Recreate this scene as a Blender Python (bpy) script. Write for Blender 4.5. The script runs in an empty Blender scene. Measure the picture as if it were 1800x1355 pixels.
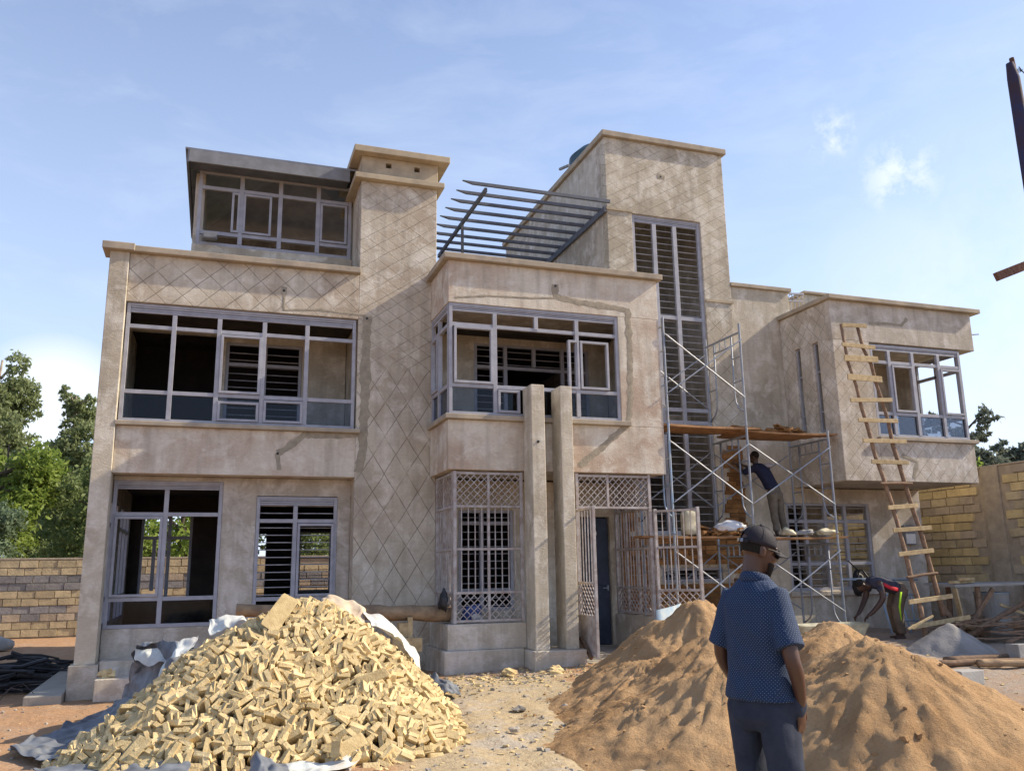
import bpy, bmesh, math, random
from mathutils import Vector, Matrix, noise, Quaternion
random.seed(7)
S = bpy.context.scene
C = S.collection
R = math.radians
# ------------------------------------------------------------------ camera
FPX = 1496.72
RX = Vector((0.94559028, -0.32501137, -0.01505398))
RD = Vector((0.05470377, 0.20442485, -0.97735253))
RF = Vector((0.3207281, 0.92335155, 0.2110815))
EYE = Vector((0, 0, 1.7))
cam = bpy.data.cameras.new('camera'); co = bpy.data.objects.new('camera', cam); C.objects.link(co)
m = Matrix((( RX.x, -RD.x, -RF.x, EYE.x), (RX.y, -RD.y, -RF.y, EYE.y), (RX.z, -RD.z, -RF.z, EYE.z), (0, 0, 0, 1)))
co.matrix_world = m
cam.sensor_width = 36; cam.lens = FPX / 1800 * 36; cam.clip_end = 5000; cam.clip_start = 0.05
S.camera = co
# ------------------------------------------------------------------ light
SUN_EL, SUN_AZ = R(36), R(99)          # azimuth measured from +Y towards +X
sd = Vector((math.sin(SUN_AZ) * math.cos(SUN_EL), math.cos(SUN_AZ) * math.cos(SUN_EL), math.sin(SUN_EL)))
sl = bpy.data.lights.new('sun', 'SUN'); sl.energy = 3.0; sl.angle = R(0.55); sl.color = (1, .86, .66)
so = bpy.data.objects.new('sun', sl); C.objects.link(so)
so.rotation_euler = (-sd).to_track_quat('-Z', 'Y').to_euler()
S.view_settings.view_transform = 'Standard'; S.view_settings.look = 'None'
S.view_settings.exposure = 1.33; S.view_settings.gamma = 1
W = bpy.data.worlds.new('World'); S.world = W; W.use_nodes = True
# ------------------------------------------------------------------ node helper
class NT:
    def __init__(s, nt): s.nt = nt; s.n = nt.nodes; s.l = nt.links
    def add(s, t, **k):
        o = s.n.new(t)
        for a, b in k.items(): setattr(o, a, b)
        return o
    def put(s, sock, v):
        if v is None: return
        if hasattr(v, 'is_linked') or hasattr(v, 'links'): s.l.new(v, sock)
        else: sock.default_value = v
    def m(s, op, a, b=None, c=None, cl=False):
        o = s.add('ShaderNodeMath', operation=op, use_clamp=cl)
        s.put(o.inputs[0], a); s.put(o.inputs[1], b); s.put(o.inputs[2], c)
        return o.outputs[0]
    def vm(s, op, a, b=None):
        o = s.add('ShaderNodeVectorMath', operation=op); s.put(o.inputs[0], a); s.put(o.inputs[1], b)
        return o.outputs[0]
    def mix(s, f, a, b, mode='MIX'):
        o = s.add('ShaderNodeMix', data_type='RGBA', blend_type=mode)
        s.put(o.inputs[0], f); s.put(o.inputs[6], a); s.put(o.inputs[7], b)
        return o.outputs[2]
    def noise(s, vec, sc, det=4, rough=.55, dist=0.):
        o = s.add('ShaderNodeTexNoise'); s.put(o.inputs['Vector'], vec)
        o.inputs['Scale'].default_value = sc; o.inputs['Detail'].default_value = det
        o.inputs['Roughness'].default_value = rough; o.inputs['Distortion'].default_value = dist
        return o.outputs['Fac']
    def ramp(s, f, *st):
        o = s.add('ShaderNodeValToRGB'); s.put(o.inputs[0], f); e = o.color_ramp.elements
        while len(e) < len(st): e.new(.5)
        for i, (p, c) in enumerate(st):
            e[i].position = p
            e[i].color = (c, c, c, 1) if isinstance(c, (int, float)) else (*c, 1)
        return o.outputs[0]
    def rng(s, v, a, b, c=0., d=1.):
        o = s.add('ShaderNodeMapRange'); s.put(o.inputs[0], v)
        for i, x in enumerate((a, b, c, d)): o.inputs[i + 1].default_value = x
        return o.outputs[0]
    def mapv(s, vec, sc): 
        o = s.add('ShaderNodeMapping'); s.put(o.inputs[0], vec); o.inputs['Scale'].default_value = sc
        return o.outputs[0]
    def bump(s, h, st=.3, d=.02, nrm=None):
        o = s.add('ShaderNodeBump'); s.put(o.inputs['Height'], h); o.inputs['Strength'].default_value = st
        o.inputs['Distance'].default_value = d
        if nrm: s.put(o.inputs['Normal'], nrm)
        return o.outputs[0]
def col4(c): return (c[0], c[1], c[2], 1)
def newmat(name):
    M = bpy.data.materials.new(name); M.use_nodes = True; t = NT(M.node_tree)
    b = t.n['Principled BSDF']; b.inputs['Roughness'].default_value = .85
    b.inputs['Specular IOR Level'].default_value = .25
    pos = t.add('ShaderNodeNewGeometry').outputs['Position']
    return M, t, b, pos
MATS = {}
def simple(name, c, c2=None, sc=8, rough=.8, metal=0, bump=.15, bsc=60, spec=.25, rnd=0.):
    M, t, b, pos = newmat(name)
    oc = t.add('ShaderNodeTexCoord').outputs['Object']
    v = pos
    f = t.noise(v, sc, 5, .6)
    f = t.ramp(f, (.35, 0.), (.65, 1.))
    c2 = c2 or tuple(x * .7 for x in c)
    cc = t.mix(f, col4(c), col4(c2))
    if rnd:
        r = t.add('ShaderNodeObjectInfo').outputs['Random']
        g = t.rng(r, 0, 1, 1 - rnd, 1 + rnd)
        hs = t.add('ShaderNodeHueSaturation'); t.put(hs.inputs['Value'], g); t.put(hs.inputs['Color'], cc); cc = hs.outputs[0]
    t.put(b.inputs['Base Color'], cc)
    b.inputs['Roughness'].default_value = rough; b.inputs['Metallic'].default_value = metal
    b.inputs['Specular IOR Level'].default_value = spec
    if bump: t.put(b.inputs['Normal'], t.bump(t.noise(v, bsc, 4), bump, .01))
    MATS[name] = M; return M
# ------------------------------------------------------------------ world sky with real cloud shapes
t = NT(W.node_tree); bg = t.n['Background']
sky = t.add('ShaderNodeTexSky', sky_type='NISHITA', sun_disc=False, sun_elevation=SUN_EL, sun_rotation=SUN_AZ,
            air_density=1.0, dust_density=2.2, ozone_density=1.6, altitude=1500)
dirv = t.add('ShaderNodeTexCoord').outputs['Generated']
def wdir(px, py):
    return (RX * ((px - 900) / FPX) + RD * ((py - 677.5) / FPX) + RF).normalized()
def cloudmask(px, py, rad, soft):
    d = wdir(px, py)
    o = t.add('ShaderNodeVectorMath', operation='DISTANCE'); t.put(o.inputs[0], dirv); o.inputs[1].default_value = d
    return t.rng(o.outputs['Value'], rad, rad * soft, 0., 1.)
n1 = t.noise(dirv, 22, 8, .62, .3)
n2 = t.noise(t.mapv(dirv, (1, 1, 3)), 5, 8, .6, .4)
wisps = t.m('MULTIPLY', t.ramp(n2, (.47, 0.), (.75, 1.)), .22)
sep = t.add('ShaderNodeSeparateXYZ'); t.put(sep.inputs[0], dirv)
# low cloud bank near the horizon all the way round, heavier towards the sun's side
low = t.rng(sep.outputs[2], .30, .02, 0., 1.)
bank = t.m('MULTIPLY', t.ramp(t.noise(t.mapv(dirv, (1, 1, 2.2)), 4.5, 8, .55), (.40, 0.), (.66, 1.)), low)
puff = t.m('MULTIPLY', t.rng(t.noise(dirv, 26, 9, .68), .42, .60), cloudmask(1582, 310, .050, .25), None, True)
puff2 = t.m('MULTIPLY', t.rng(t.noise(dirv, 40, 8, .65), .42, .66), cloudmask(1462, 238, .035, .2), None, True)
cum = t.m('MULTIPLY', t.rng(t.noise(dirv, 12, 9, .6), .36, .46), cloudmask(95, 722, .085, .6), None, True)
cum2 = t.m('MULTIPLY', t.rng(t.noise(dirv, 7, 9, .6), .35, .6), cloudmask(1830, 640, .30, .3), None, True)
m_ = t.m('MAXIMUM', t.m('MULTIPLY', t.m('MAXIMUM', puff, puff2), .8), t.m('MAXIMUM', cum, t.m('MULTIPLY', cum2, .5)))
cl = t.m('MAXIMUM', t.m('MAXIMUM', wisps, t.m('MULTIPLY', bank, .7)), m_, None, True)
veil = t.rng(sep.outputs[2], .72, .02, .08, .72)
cs = t.mix(1., sky.outputs[0], (.99, .985, 1.04, 1), 'MULTIPLY')
cs = t.mix(veil, cs, (3.75, 4.45, 5.75, 1))
cs = t.mix(t.m('MULTIPLY', cl, .85), cs, (4.7, 5.0, 5.4, 1))
t.put(bg.inputs[0], cs); bg.inputs[1].default_value = .090
# ------------------------------------------------------------------ mesh helper
def P(px, py, Y=None, X=None, Z=None):
    """a point of the surveyed plane y=Y (or x=X, z=Z) read off the survey photo"""
    d = RX * ((px - 900) / FPX) + RD * ((py - 677.5) / FPX) + RF
    if Y is not None: k = Y / d.y
    elif X is not None: k = X / d.x
    else: k = (Z - EYE.z) / d.z
    return EYE + d * k
class MB:
    def __init__(s): s.v = []; s.f = []
    def box(s, x0, x1, y0, y1, z0, z1):
        n = len(s.v)
        s.v += [(x, y, z) for z in (z0, z1) for y in (y0, y1) for x in (x0, x1)]
        s.f += [tuple(n + i for i in q) for q in ((0, 2, 3, 1), (4, 5, 7, 6), (0, 1, 5, 4), (2, 6, 7, 3), (0, 4, 6, 2), (1, 3, 7, 5))]
        return s
    def obox(s, c, ax, ay, az, hx, hy, hz, jit=0):
        n = len(s.v)
        for k in (-1, 1):
            for j in (-1, 1):
                for i in (-1, 1):
                    p = c + ax * (hx * i) + ay * (hy * j) + az * (hz * k)
                    if jit: p = p + Vector((random.uniform(-jit, jit), random.uniform(-jit, jit), random.uniform(-jit, jit)))
                    s.v.append(tuple(p))
        s.f += [tuple(n + i for i in q) for q in ((0, 2, 3, 1), (4, 5, 7, 6), (0, 1, 5, 4), (2, 6, 7, 3), (0, 4, 6, 2), (1, 3, 7, 5))]
        return s
    def bar(s, a, b, w, h=None, up=Vector((0, 0, 1))):
        """square bar from a to b"""
        a = Vector(a); b = Vector(b); d = (b - a); L = d.length; d.normalize()
        if abs(d.dot(up)) > .95: up = Vector((0, 1, 0))
        sx = d.cross(up).normalized(); u = sx.cross(d)
        return s.obox((a + b) / 2, d, sx, u, L / 2, w / 2, (h or w) / 2)
    def path(s, pts, r, n=8, cap=True, rj=0):
        pts = [Vector(p) for p in pts]; rs = r if isinstance(r, (list, tuple)) else [r] * len(pts)
        base = len(s.v); u = None
        for i, p in enumerate(pts):
            d = (pts[min(i + 1, len(pts) - 1)] - pts[max(i - 1, 0)]).normalized()
            if u is None:
                u = d.cross(Vector((0, 0, 1)) if abs(d.z) < .9 else Vector((0, 1, 0))).normalized()
            else: u = (u - d * u.dot(d)).normalized()
            w = d.cross(u)
            for k in range(n):
                a = 2 * math.pi * k / n; rr = rs[i] * (1 + (random.uniform(-rj, rj) if rj else 0))
                s.v.append(tuple(p + u * (math.cos(a) * rr) + w * (math.sin(a) * rr)))
        for i in range(len(pts) - 1):
            for k in range(n):
                a = base + i * n + k; b = base + i * n + (k + 1) % n
                s.f.append((a, b, b + n, a + n))
        if cap:
            s.f.append(tuple(base + k for k in reversed(range(n))))
            e = base + (len(pts) - 1) * n; s.f.append(tuple(e + k for k in range(n)))
        return s
    def loft(s, secs, n=20, cap=True, pw=2.0):
        """secs: (center, vec_a, vec_b) ellipses"""
        base = len(s.v)
        for c, a, b in secs:
            c = Vector(c); a = Vector(a); b = Vector(b)
            for k in range(n):
                th = 2 * math.pi * k / n; ct, st = math.cos(th), math.sin(th)
                ct = math.copysign(abs(ct) ** (2 / pw), ct); st = math.copysign(abs(st) ** (2 / pw), st)
                s.v.append(tuple(c + a * ct + b * st))
        for i in range(len(secs) - 1):
            for k in range(n):
                a = base + i * n + k; b = base + i * n + (k + 1) % n
                s.f.append((a, b, b + n, a + n))
        if cap:
            s.f.append(tuple(base + k for k in reversed(range(n))))
            e = base + (len(secs) - 1) * n; s.f.append(tuple(e + k for k in range(n)))
        return s
    def ball(s, c, r, n=12, m=8, sc=(1, 1, 1), rotm=None):
        c = Vector(c); base = len(s.v)
        for i in range(m + 1):
            ph = math.pi * i / m
            for k in range(n):
                th = 2 * math.pi * k / n
                p = Vector((math.sin(ph) * math.cos(th) * sc[0], math.sin(ph) * math.sin(th) * sc[1], math.cos(ph) * sc[2])) * r
                if rotm: p = rotm @ p
                s.v.append(tuple(c + p))
        for i in range(m):
            for k in range(n):
                a = base + i * n + k; b = base + i * n + (k + 1) % n
                s.f.append((a, a + n, b + n, b))
        return s
    def grid(s, rows):
        """rows of points"""
        base = len(s.v); w = len(rows[0])
        for r in rows: s.v += [tuple(p) for p in r]
        for j in range(len(rows) - 1):
            for i in range(w - 1):
                a = base + j * w + i; s.f.append((a, a + 1, a + w + 1, a + w))
        return s
    def cone(s, c, r0, r1, z0, z1, n=24):
        return s.path([(c[0], c[1], z0), (c[0], c[1], z1)], [r0, r1], n)
WL = {}     # world location of things
def mesh_of(mb, name, mat, smooth=False, org=(0, 0, 0)):
    me = bpy.data.meshes.new(name)
    ox, oy, oz = org
    me.from_pydata([(x - ox, y - oy, z - oz) for x, y, z in mb.v], [], mb.f)
    me.materials.append(mat if not isinstance(mat, str) else MATS[mat])
    if smooth: me.shade_smooth()
    me.update(); return me
def obj(name, mb, mat, parent=None, smooth=False, bevel=0, local=False, fix=True):
    """one mesh object; vertices are world coordinates unless local"""
    if local: org = Vector((0, 0, 0))
    else:
        xs = [v[0] for v in mb.v]; ys = [v[1] for v in mb.v]; zs = [v[2] for v in mb.v]
        org = Vector(((min(xs) + max(xs)) / 2, (min(ys) + max(ys)) / 2, min(zs)))
    me = mesh_of(mb, name, mat, smooth, org)
    if fix:
        bm = bmesh.new(); bm.from_mesh(me); bmesh.ops.recalc_face_normals(bm, faces=bm.faces); bm.to_mesh(me); bm.free()
    o = bpy.data.objects.new(name, me); C.objects.link(o)
    if parent: o.parent = parent
    o.location = org if local or not parent else org - WL[parent.name]
    WL[o.name] = org if not parent else org
    if bevel:
        b = o.modifiers.new('b', 'BEVEL'); b.width = bevel; b.segments = 2; b.limit_method = 'ANGLE'; b.angle_limit = R(40)
    return o
def tag(o, label, cat, group=None, kind=None):
    if label: o['label'] = label
    if cat: o['category'] = cat
    if group: o['group'] = group
    if kind: o['kind'] = kind
    return o
def thing(name, loc, label, cat, group=None, rz=0):
    o = bpy.data.objects.new(name, None); C.objects.link(o); o.location = loc; o.rotation_euler = (0, 0, rz)
    o.empty_display_size = .2
    WL[o.name] = Vector(loc); return tag(o, label, cat, group)
def inst(name, me, loc, rot=None, parent=None, sc=None, wl=True):
    o = bpy.data.objects.new(name, me); C.objects.link(o)
    if parent:
        o.parent = parent; o.location = Vector(loc) - WL[parent.name]
    else: o.location = loc
    if rot is not None:
        if isinstance(rot, Quaternion): o.rotation_mode = 'QUATERNION'; o.rotation_quaternion = rot
        else: o.rotation_euler = rot
    if sc is not None: o.scale = sc
    WL[o.name] = Vector(loc); return o
def sm(x): x = max(0, min(1, x)); return x * x * (3 - 2 * x)
def gz(x, y):
    """height of the ground"""
    z = .46 * sm((y - 7.5) / 5.2) * sm((x + 2.5) / 13)
    z += .225 * math.exp(-((x - 2.66) ** 2 + (y - 3.75) ** 2) / 1.6)
    if y > 14: z += .15 * sm((y - 15) / 8) * (1 - sm((x + 2.5) / 6))
    return z
def fbm(x, y, z=0, o=4): return noise.fractal(Vector((x, y, z)), 1.0, 2.0, o)
# ------------------------------------------------------------------ materials
def plaster(name, lat=None, warm=0., dark=1., seed=0.):
    """lat=(u0, horizontal period, z0, k_low, k_high): scored diamond lines"""
    M, t, b, pos = newmat(name)
    p2 = t.vm('ADD', pos, (seed, seed * .7, seed * .3))
    big = t.noise(p2, .75, 6, .62, .6)
    mid = t.noise(p2, 3.1, 6, .65, .4)
    st = t.noise(t.mapv(p2, (3.5, 3.5, .35)), 1.6, 5, .6)
    fine = t.noise(p2, 38, 5, .7)
    a = (.60 + warm, .545 + warm, .435 + warm, 1); c = (.45 + warm * .5, .40, .31, 1); l = (.80, .755, .66, 1)
    x = t.mix(t.ramp(big, (.40, 0.), (.58, 1.)), c, a)
    x = t.mix(t.ramp(mid, (.47, 0.), (.64, .9)), x, l)
    x = t.mix(t.ramp(st, (.48, 0.), (.74, .55)), x, (.27, .235, .19, 1))
    x = t.mix(.24, x, t.mix(fine, (.10, .08, .06, 1), (.5, .43, .34, 1)))
    blot = t.noise(p2, 1.7, 8, .7, 1.2)
    x = t.mix(t.ramp(blot, (.60, 0.), (.72, .22)), x, (.28, .245, .20, 1))
    tr_ = t.noise(t.mapv(p2, (5, 5, 16)), 1.4, 5, .65, 2.2)
    x = t.mix(t.m('MULTIPLY', t.ramp(tr_, (.42, 0.), (.70, 1.)), .22), x, (.22, .19, .155, 1))
    h = t.m('ADD', t.m('MULTIPLY', fine, .35), t.m('ADD', mid, t.m('MULTIPLY', tr_, .8)))
    if lat:
        per, z0, kl, kh = lat
        s = t.add('ShaderNodeSeparateXYZ'); t.put(s.inputs[0], pos)
        u = t.m('DIVIDE', t.m('ADD', s.outputs[0], s.outputs[1]), per)
        wob = t.m('MULTIPLY', t.m('SUBTRACT', t.noise(p2, 1.3, 2), .5), .22)
        z = s.outputs[2]
        g = t.m('ADD', t.m('DIVIDE', z, kl), t.m('MULTIPLY', t.m('MAXIMUM', t.m('SUBTRACT', z, z0), 0.), 1 / kh - 1 / kl))
        g = t.m('ADD', g, wob)
        def line(v):
            d = t.m('ABSOLUTE', t.m('SUBTRACT', t.m('FRACT', v), .5))
            return t.rng(d, .008, .026, 1., 0.)
        L = t.m('MAXIMUM', line(t.m('ADD', u, g)), line(t.m('SUBTRACT', u, g)))
        fade = t.ramp(t.noise(p2, 1.9, 4, .6), (.32, .25), (.55, 1.))
        L = t.m('MULTIPLY', L, fade)
        x = t.mix(t.m('MULTIPLY', L, .66), x, (.085, .066, .046, 1))
        h = t.m('SUBTRACT', h, t.m('MULTIPLY', L, 1.2))
    if dark != 1: x = t.mix(1., x, (dark, dark, dark * 1.05, 1), 'MULTIPLY')
    t.put(b.inputs['Base Color'], x)
    t.put(b.inputs['Normal'], t.bump(h, .45, .02))
    b.inputs['Roughness'].default_value = .92; b.inputs['Specular IOR Level'].default_value = .15
    MATS[name] = M
plaster('plaster', seed=1)
plaster('plaster_pale', warm=.15, seed=4)
plaster('plaster_grey', dark=.97, seed=9)
plaster('lattice_left', (.40, 20, .38, .38), warm=.06, seed=2)
plaster('lattice_mid', (.38, 5.1, .60, .26), warm=.05, seed=3)
plaster('lattice_tower', (.40, 6.9, .36, .23), seed=5)
plaster('lattice_right', (.30, 20, .31, .31), dark=1.08, seed=6)
simple('coping', (.44, .375, .285), (.29, .25, .20), 3, .9)
simple('coping_warm', (.47, .395, .28), (.34, .285, .21), 3, .9)
simple('mortar', (.37, .325, .25), (.26, .23, .18), 9, .95, bump=.6, bsc=40)
simple('steel_paint', (.37, .375, .42), (.29, .295, .335), 6, .55, bump=.05, spec=.4)
simple('steel_grille', (.46, .44, .44), (.30, .25, .23), 9, .6, bump=.1, spec=.4)
simple('rust', (.22, .08, .05), (.12, .06, .05), 14, .8)
simple('bar_steel', (.42, .42, .44), (.27, .27, .30), 6, .6, bump=0)
simple('void_shade', (.03, .027, .025), (.02, .018, .017), 3, .95)  # near-black walls: the darkness of unlit rooms put into the colour
simple('interior', (.06, .052, .045), (.035, .03, .027), 3, .95)  # room shade put into the colour of plain inner walls and slabs
simple('roof_sheet', (.32, .34, .38), (.24, .26, .30), 5, .5, bump=0)
simple('pergola_steel', (.13, .14, .17), (.09, .10, .12), 5, .6, bump=0)
simple('fascia', (.24, .25, .265), (.18, .185, .195), 5, .6)
simple('galv', (.30, .32, .35), (.20, .24, .31), 7, .5, metal=.12, bump=.1, spec=.5)
simple('galv_blue', (.24, .36, .52), (.34, .38, .42), 7, .5, metal=.2, bump=.1, spec=.5)
simple('plank', (.34, .19, .09), (.20, .11, .055), 7, .85, rnd=.25)
simple('timber', (.55, .43, .25), (.38, .28, .15), 12, .85, rnd=.15)
simple('pole_wood', (.26, .17, .11), (.15, .10, .07), 14, .9, bump=.5, bsc=25, rnd=.2)
simple('log_wood', (.36, .25, .15), (.20, .14, .09), 5, .9, bump=.5, bsc=20)
simple('cladding', (.30, .155, .055), (.17, .085, .035), 6, .9, bump=.6, bsc=30, rnd=.38)
simple('jerry', (.62, .58, .42), (.40, .37, .27), 7, .5, bump=.1)
simple('sack_white', (.68, .68, .68), (.48, .48, .5), 9, .7, bump=.2)
simple('quarry_dust', (.20, .195, .19), (.28, .27, .26), 2.5, .95, bump=.8, bsc=30)
simple('cement', (.27, .265, .255), (.37, .365, .35), 2.5, .95, bump=.6, bsc=30)
simple('concrete', (.36, .33, .285), (.27, .25, .22), 2.2, .92, bump=.5, bsc=30)
simple('block_yellow', (.60, .47, .24), (.46, .36, .19), 5, .95, bump=.8, bsc=22, rnd=.14)
simple('block_tan', (.54, .44, .27), (.40, .33, .21), 5, .95, bump=.8, bsc=22, rnd=.14)
simple('block_grey', (.20, .195, .20), (.27, .26, .25), 5, .95, bump=.8, bsc=22, rnd=.16)
simple('block_brown', (.44, .36, .26), (.34, .28, .21), 5, .95, bump=.8, bsc=22, rnd=.14)
simple('joint', (.42, .35, .26), (.31, .26, .20), 5, .95, bump=.8, bsc=30)
simple('slab_stone', (.60, .475, .26), (.46, .35, .18), 14, .9, bump=.7, bsc=55, rnd=.30)
simple('slab_gap_shade', (.11, .08, .045), (.07, .05, .03), 9, .95)  # shade of the gaps between slabs, painted as a dark base colour
simple('tank', (.05, .10, .13), (.03, .06, .09), 3, .5)
simple('black_plastic', (.02, .02, .022), (.04, .04, .045), 9, .5)
simple('white_paint', (.75, .75, .74), (.6, .6, .6), 6, .5)
simple('door_steel', (.05, .065, .10), (.035, .045, .07), 4, .45)
simple('pale_blue', (.20, .30, .40), (.34, .38, .40), 7, .7)
def glassmat():
    M = bpy.data.materials.new('glass'); M.use_nodes = True; t = NT(M.node_tree)
    out = t.n['Material Output']; t.n.remove(t.n['Principled BSDF'])
    tr = t.add('ShaderNodeBsdfTransparent'); tr.inputs[0].default_value = (.74, .77, .82, 1)
    gl = t.add('ShaderNodeBsdfGlossy'); gl.inputs['Roughness'].default_value = .06; gl.inputs[0].default_value = (.5, .52, .56, 1)
    fr = t.add('ShaderNodeFresnel'); fr.inputs[0].default_value = 1.5
    mx = t.add('ShaderNodeMixShader'); t.put(mx.inputs[0], t.m('MULTIPLY', fr.outputs[0], .6)); t.l.new(tr.outputs[0], mx.inputs[1]); t.l.new(gl.outputs[0], mx.inputs[2])
    t.l.new(mx.outputs[0], out.inputs[0]); MATS['glass'] = M
glassmat()
def groundmat():
    M, t, b, pos = newmat('soil')
    s = t.add('ShaderNodeSeparateXYZ'); t.put(s.inputs[0], pos); x = s.outputs[0]; y = s.outputs[1]
    n = t.noise(pos, 1.1, 8, .65, .5); f = t.noise(pos, 14, 6, .7); g = t.noise(pos, 4.5, 6, .7, .8)
    red = t.mix(n, (.36, .205, .115, 1), (.48, .31, .18, 1))
    yel = t.mix(g, (.40, .315, .195, 1), (.56, .465, .31, 1))
    gry = (.42, .395, .36, 1)
    # the trodden strip between the heaps is paler, with grey patches
    d = t.m('ABSOLUTE', t.m('SUBTRACT', x, t.m('ADD', t.m('MULTIPLY', y, .17), 1.55)))
    w = t.m('SUBTRACT', t.rng(d, .5, 2.1, 1.25, -.35), t.m('MULTIPLY', t.m('SUBTRACT', n, .5), 1.6))
    w = t.m('MULTIPLY', w, t.rng(y, 12.6, 11.6, 0., 1.), None, True)
    c = t.mix(t.ramp(w, (.25, 0.), (.6, 1.)), red, yel)
    c = t.mix(t.m('MULTIPLY', t.ramp(t.noise(pos, 1.7, 6, .6, 1.), (.50, 0.), (.62, .75)), t.rng(d, .1, 1.4, 1., .25)), c, gry)
    # grey mortar dust near the right hand work corner
    rr = t.m('MULTIPLY', t.rng(x, 6.5, 8.5, 0., 1.), t.rng(y, 6.5, 9, 0., 1.))
    c = t.mix(t.m('MULTIPLY', rr, t.rng(g, .3, .6, .3, .9)), c, (.33, .30, .265, 1))
    c = t.mix(t.m('MULTIPLY', t.ramp(f, (.45, 0.), (.68, 1.)), .5), c, (.25, .155, .09, 1))
    far = t.m('MAXIMUM', t.rng(y, 27, 34), t.rng(x, 16, 22))
    c = t.mix(far, c, t.mix(n, (.10, .12, .04, 1), (.20, .15, .07, 1)))
    t.put(b.inputs['Base Color'], c); b.inputs['Roughness'].default_value = .97; b.inputs['Specular IOR Level'].default_value = .1
    hh = t.m('ADD', t.m('MULTIPLY', f, .5), t.m('ADD', g, t.m('MULTIPLY', t.noise(pos, 60, 3, .7), .3)))
    t.put(b.inputs['Normal'], t.bump(hh, .8, .05)); MATS['soil'] = M
groundmat()
def sandmat():
    M, t, b, pos = newmat('sand')
    n = t.noise(pos, 1.4, 6, .6, .4); g = t.noise(pos, 11, 6, .7); f = t.noise(pos, 90, 4, .7)
    c = t.mix(t.ramp(n, (.35, 0.), (.65, 1.)), (.40, .25, .13, 1), (.56, .375, .21, 1))
    c = t.mix(t.ramp(g, (.55, 0.), (.75, .6)), c, (.66, .47, .28, 1))
    c = t.mix(t.m('MULTIPLY', f, .30), c, (.30, .18, .09, 1))
    t.put(b.inputs['Base Color'], c); b.inputs['Roughness'].default_value = 1; b.inputs['Specular IOR Level'].default_value = .05
    t.put(b.inputs['Normal'], t.bump(t.m('ADD', t.m('MULTIPLY', f, .35), t.m('ADD', t.m('MULTIPLY', g, 1.0), t.m('MULTIPLY', t.noise(pos, 32, 5, .75), .7))), 1.0, .04)); MATS['sand'] = M
sandmat()
# ------------------------------------------------------------------ ground
def ladder_coords(lo, hi, n0, n1, step, far, k):
    a = []; x = n0
    while x <= n1: a.append(x); x += step
    s = step; x = a[-1]
    while x < hi: s *= k; x += s; a.append(min(x, hi))
    s = step; x = a[0]
    while x > lo: s *= k; x -= s; a.insert(0, max(x, lo))
    return a
gxs = ladder_coords(-1500, 1500, -6, 15, .11, 0, 1.22); gys = ladder_coords(-1500, 1500, 2, 19, .11, 0, 1.22)
def ground_h(x, y):
    near = math.exp(-max(0, math.hypot(x - 4, y - 9) - 12) / 6)
    tr = .018 * math.sin(x * 9 + 2.2 * fbm(x * .6, y * .6)) * math.exp(-((x - 3.1) / .9) ** 2) * sm((11.3 - y) / 1)
    return gz(x, y) + near * (.035 * fbm(x * 1.1, y * 1.1, 0, 5) + .012 * fbm(x * 6, y * 6, 3, 3) + tr) - .02
g = MB().grid([[(x, y, ground_h(x, y)) for x in gxs] for y in gys])
tag(obj('ground', g, 'soil', smooth=True), None, None, kind='structure')
# ------------------------------------------------------------------ walls
def wall(name, ax, c0, c1, u0, u1, z0, z1, ops, mat, parent, bevel=.010):
    """slab wall with clean rectangular openings. ax='Y': faces -Y from y=c0 to y=c1, u is x.  ax='X': u is y"""
    us = sorted({u0, u1, *[v for o in ops for v in o[:2] if u0 < v < u1]})
    zs = sorted({z0, z1, *[v for o in ops for v in o[2:4] if z0 < v < z1]})
    def solid(i, j):
        if i < 0 or j < 0 or i >= len(us) - 1 or j >= len(zs) - 1: return False
        a = (us[i] + us[i + 1]) / 2; b = (zs[j] + zs[j + 1]) / 2
        return not any(o[0] < a < o[1] and o[2] < b < o[3] for o in ops)
    mb = MB(); idx = {}
    def V(i, j, c):
        k = (i, j, c)
        if k not in idx:
            idx[k] = len(mb.v); u, z = us[i], zs[j]
            mb.v.append((u, c, z) if ax == 'Y' else (c, u, z))
        return idx[k]
    for i in range(len(us) - 1):
        for j in range(len(zs) - 1):
            if not solid(i, j): continue
            mb.f.append((V(i, j, c0), V(i + 1, j, c0), V(i + 1, j + 1, c0), V(i, j + 1, c0)))
            mb.f.append((V(i, j, c1), V(i, j + 1, c1), V(i + 1, j + 1, c1), V(i + 1, j, c1)))
            if not solid(i - 1, j): mb.f.append((V(i, j, c0), V(i, j + 1, c0), V(i, j + 1, c1), V(i, j, c1)))
            if not solid(i + 1, j): mb.f.append((V(i + 1, j, c0), V(i + 1, j, c1), V(i + 1, j + 1, c1), V(i + 1, j + 1, c0)))
            if not solid(i, j - 1): mb.f.append((V(i, j, c0), V(i, j, c1), V(i + 1, j, c1), V(i + 1, j, c0)))
            if not solid(i, j + 1): mb.f.append((V(i, j + 1, c0), V(i + 1, j + 1, c0), V(i + 1, j + 1, c1), V(i, j + 1, c1)))
    return obj(name, mb, mat, parent, bevel=bevel)
def slab(name, b, mat, parent, bevel=.010): return obj(name, MB().box(*b), mat, parent, bevel=bevel)
HOUSE = thing('house', (6.0, 14.3, .3), 'unfinished three-level house of bare plastered concrete with scored diamond lines and grey window frames', 'house')
H = HOUSE
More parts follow.
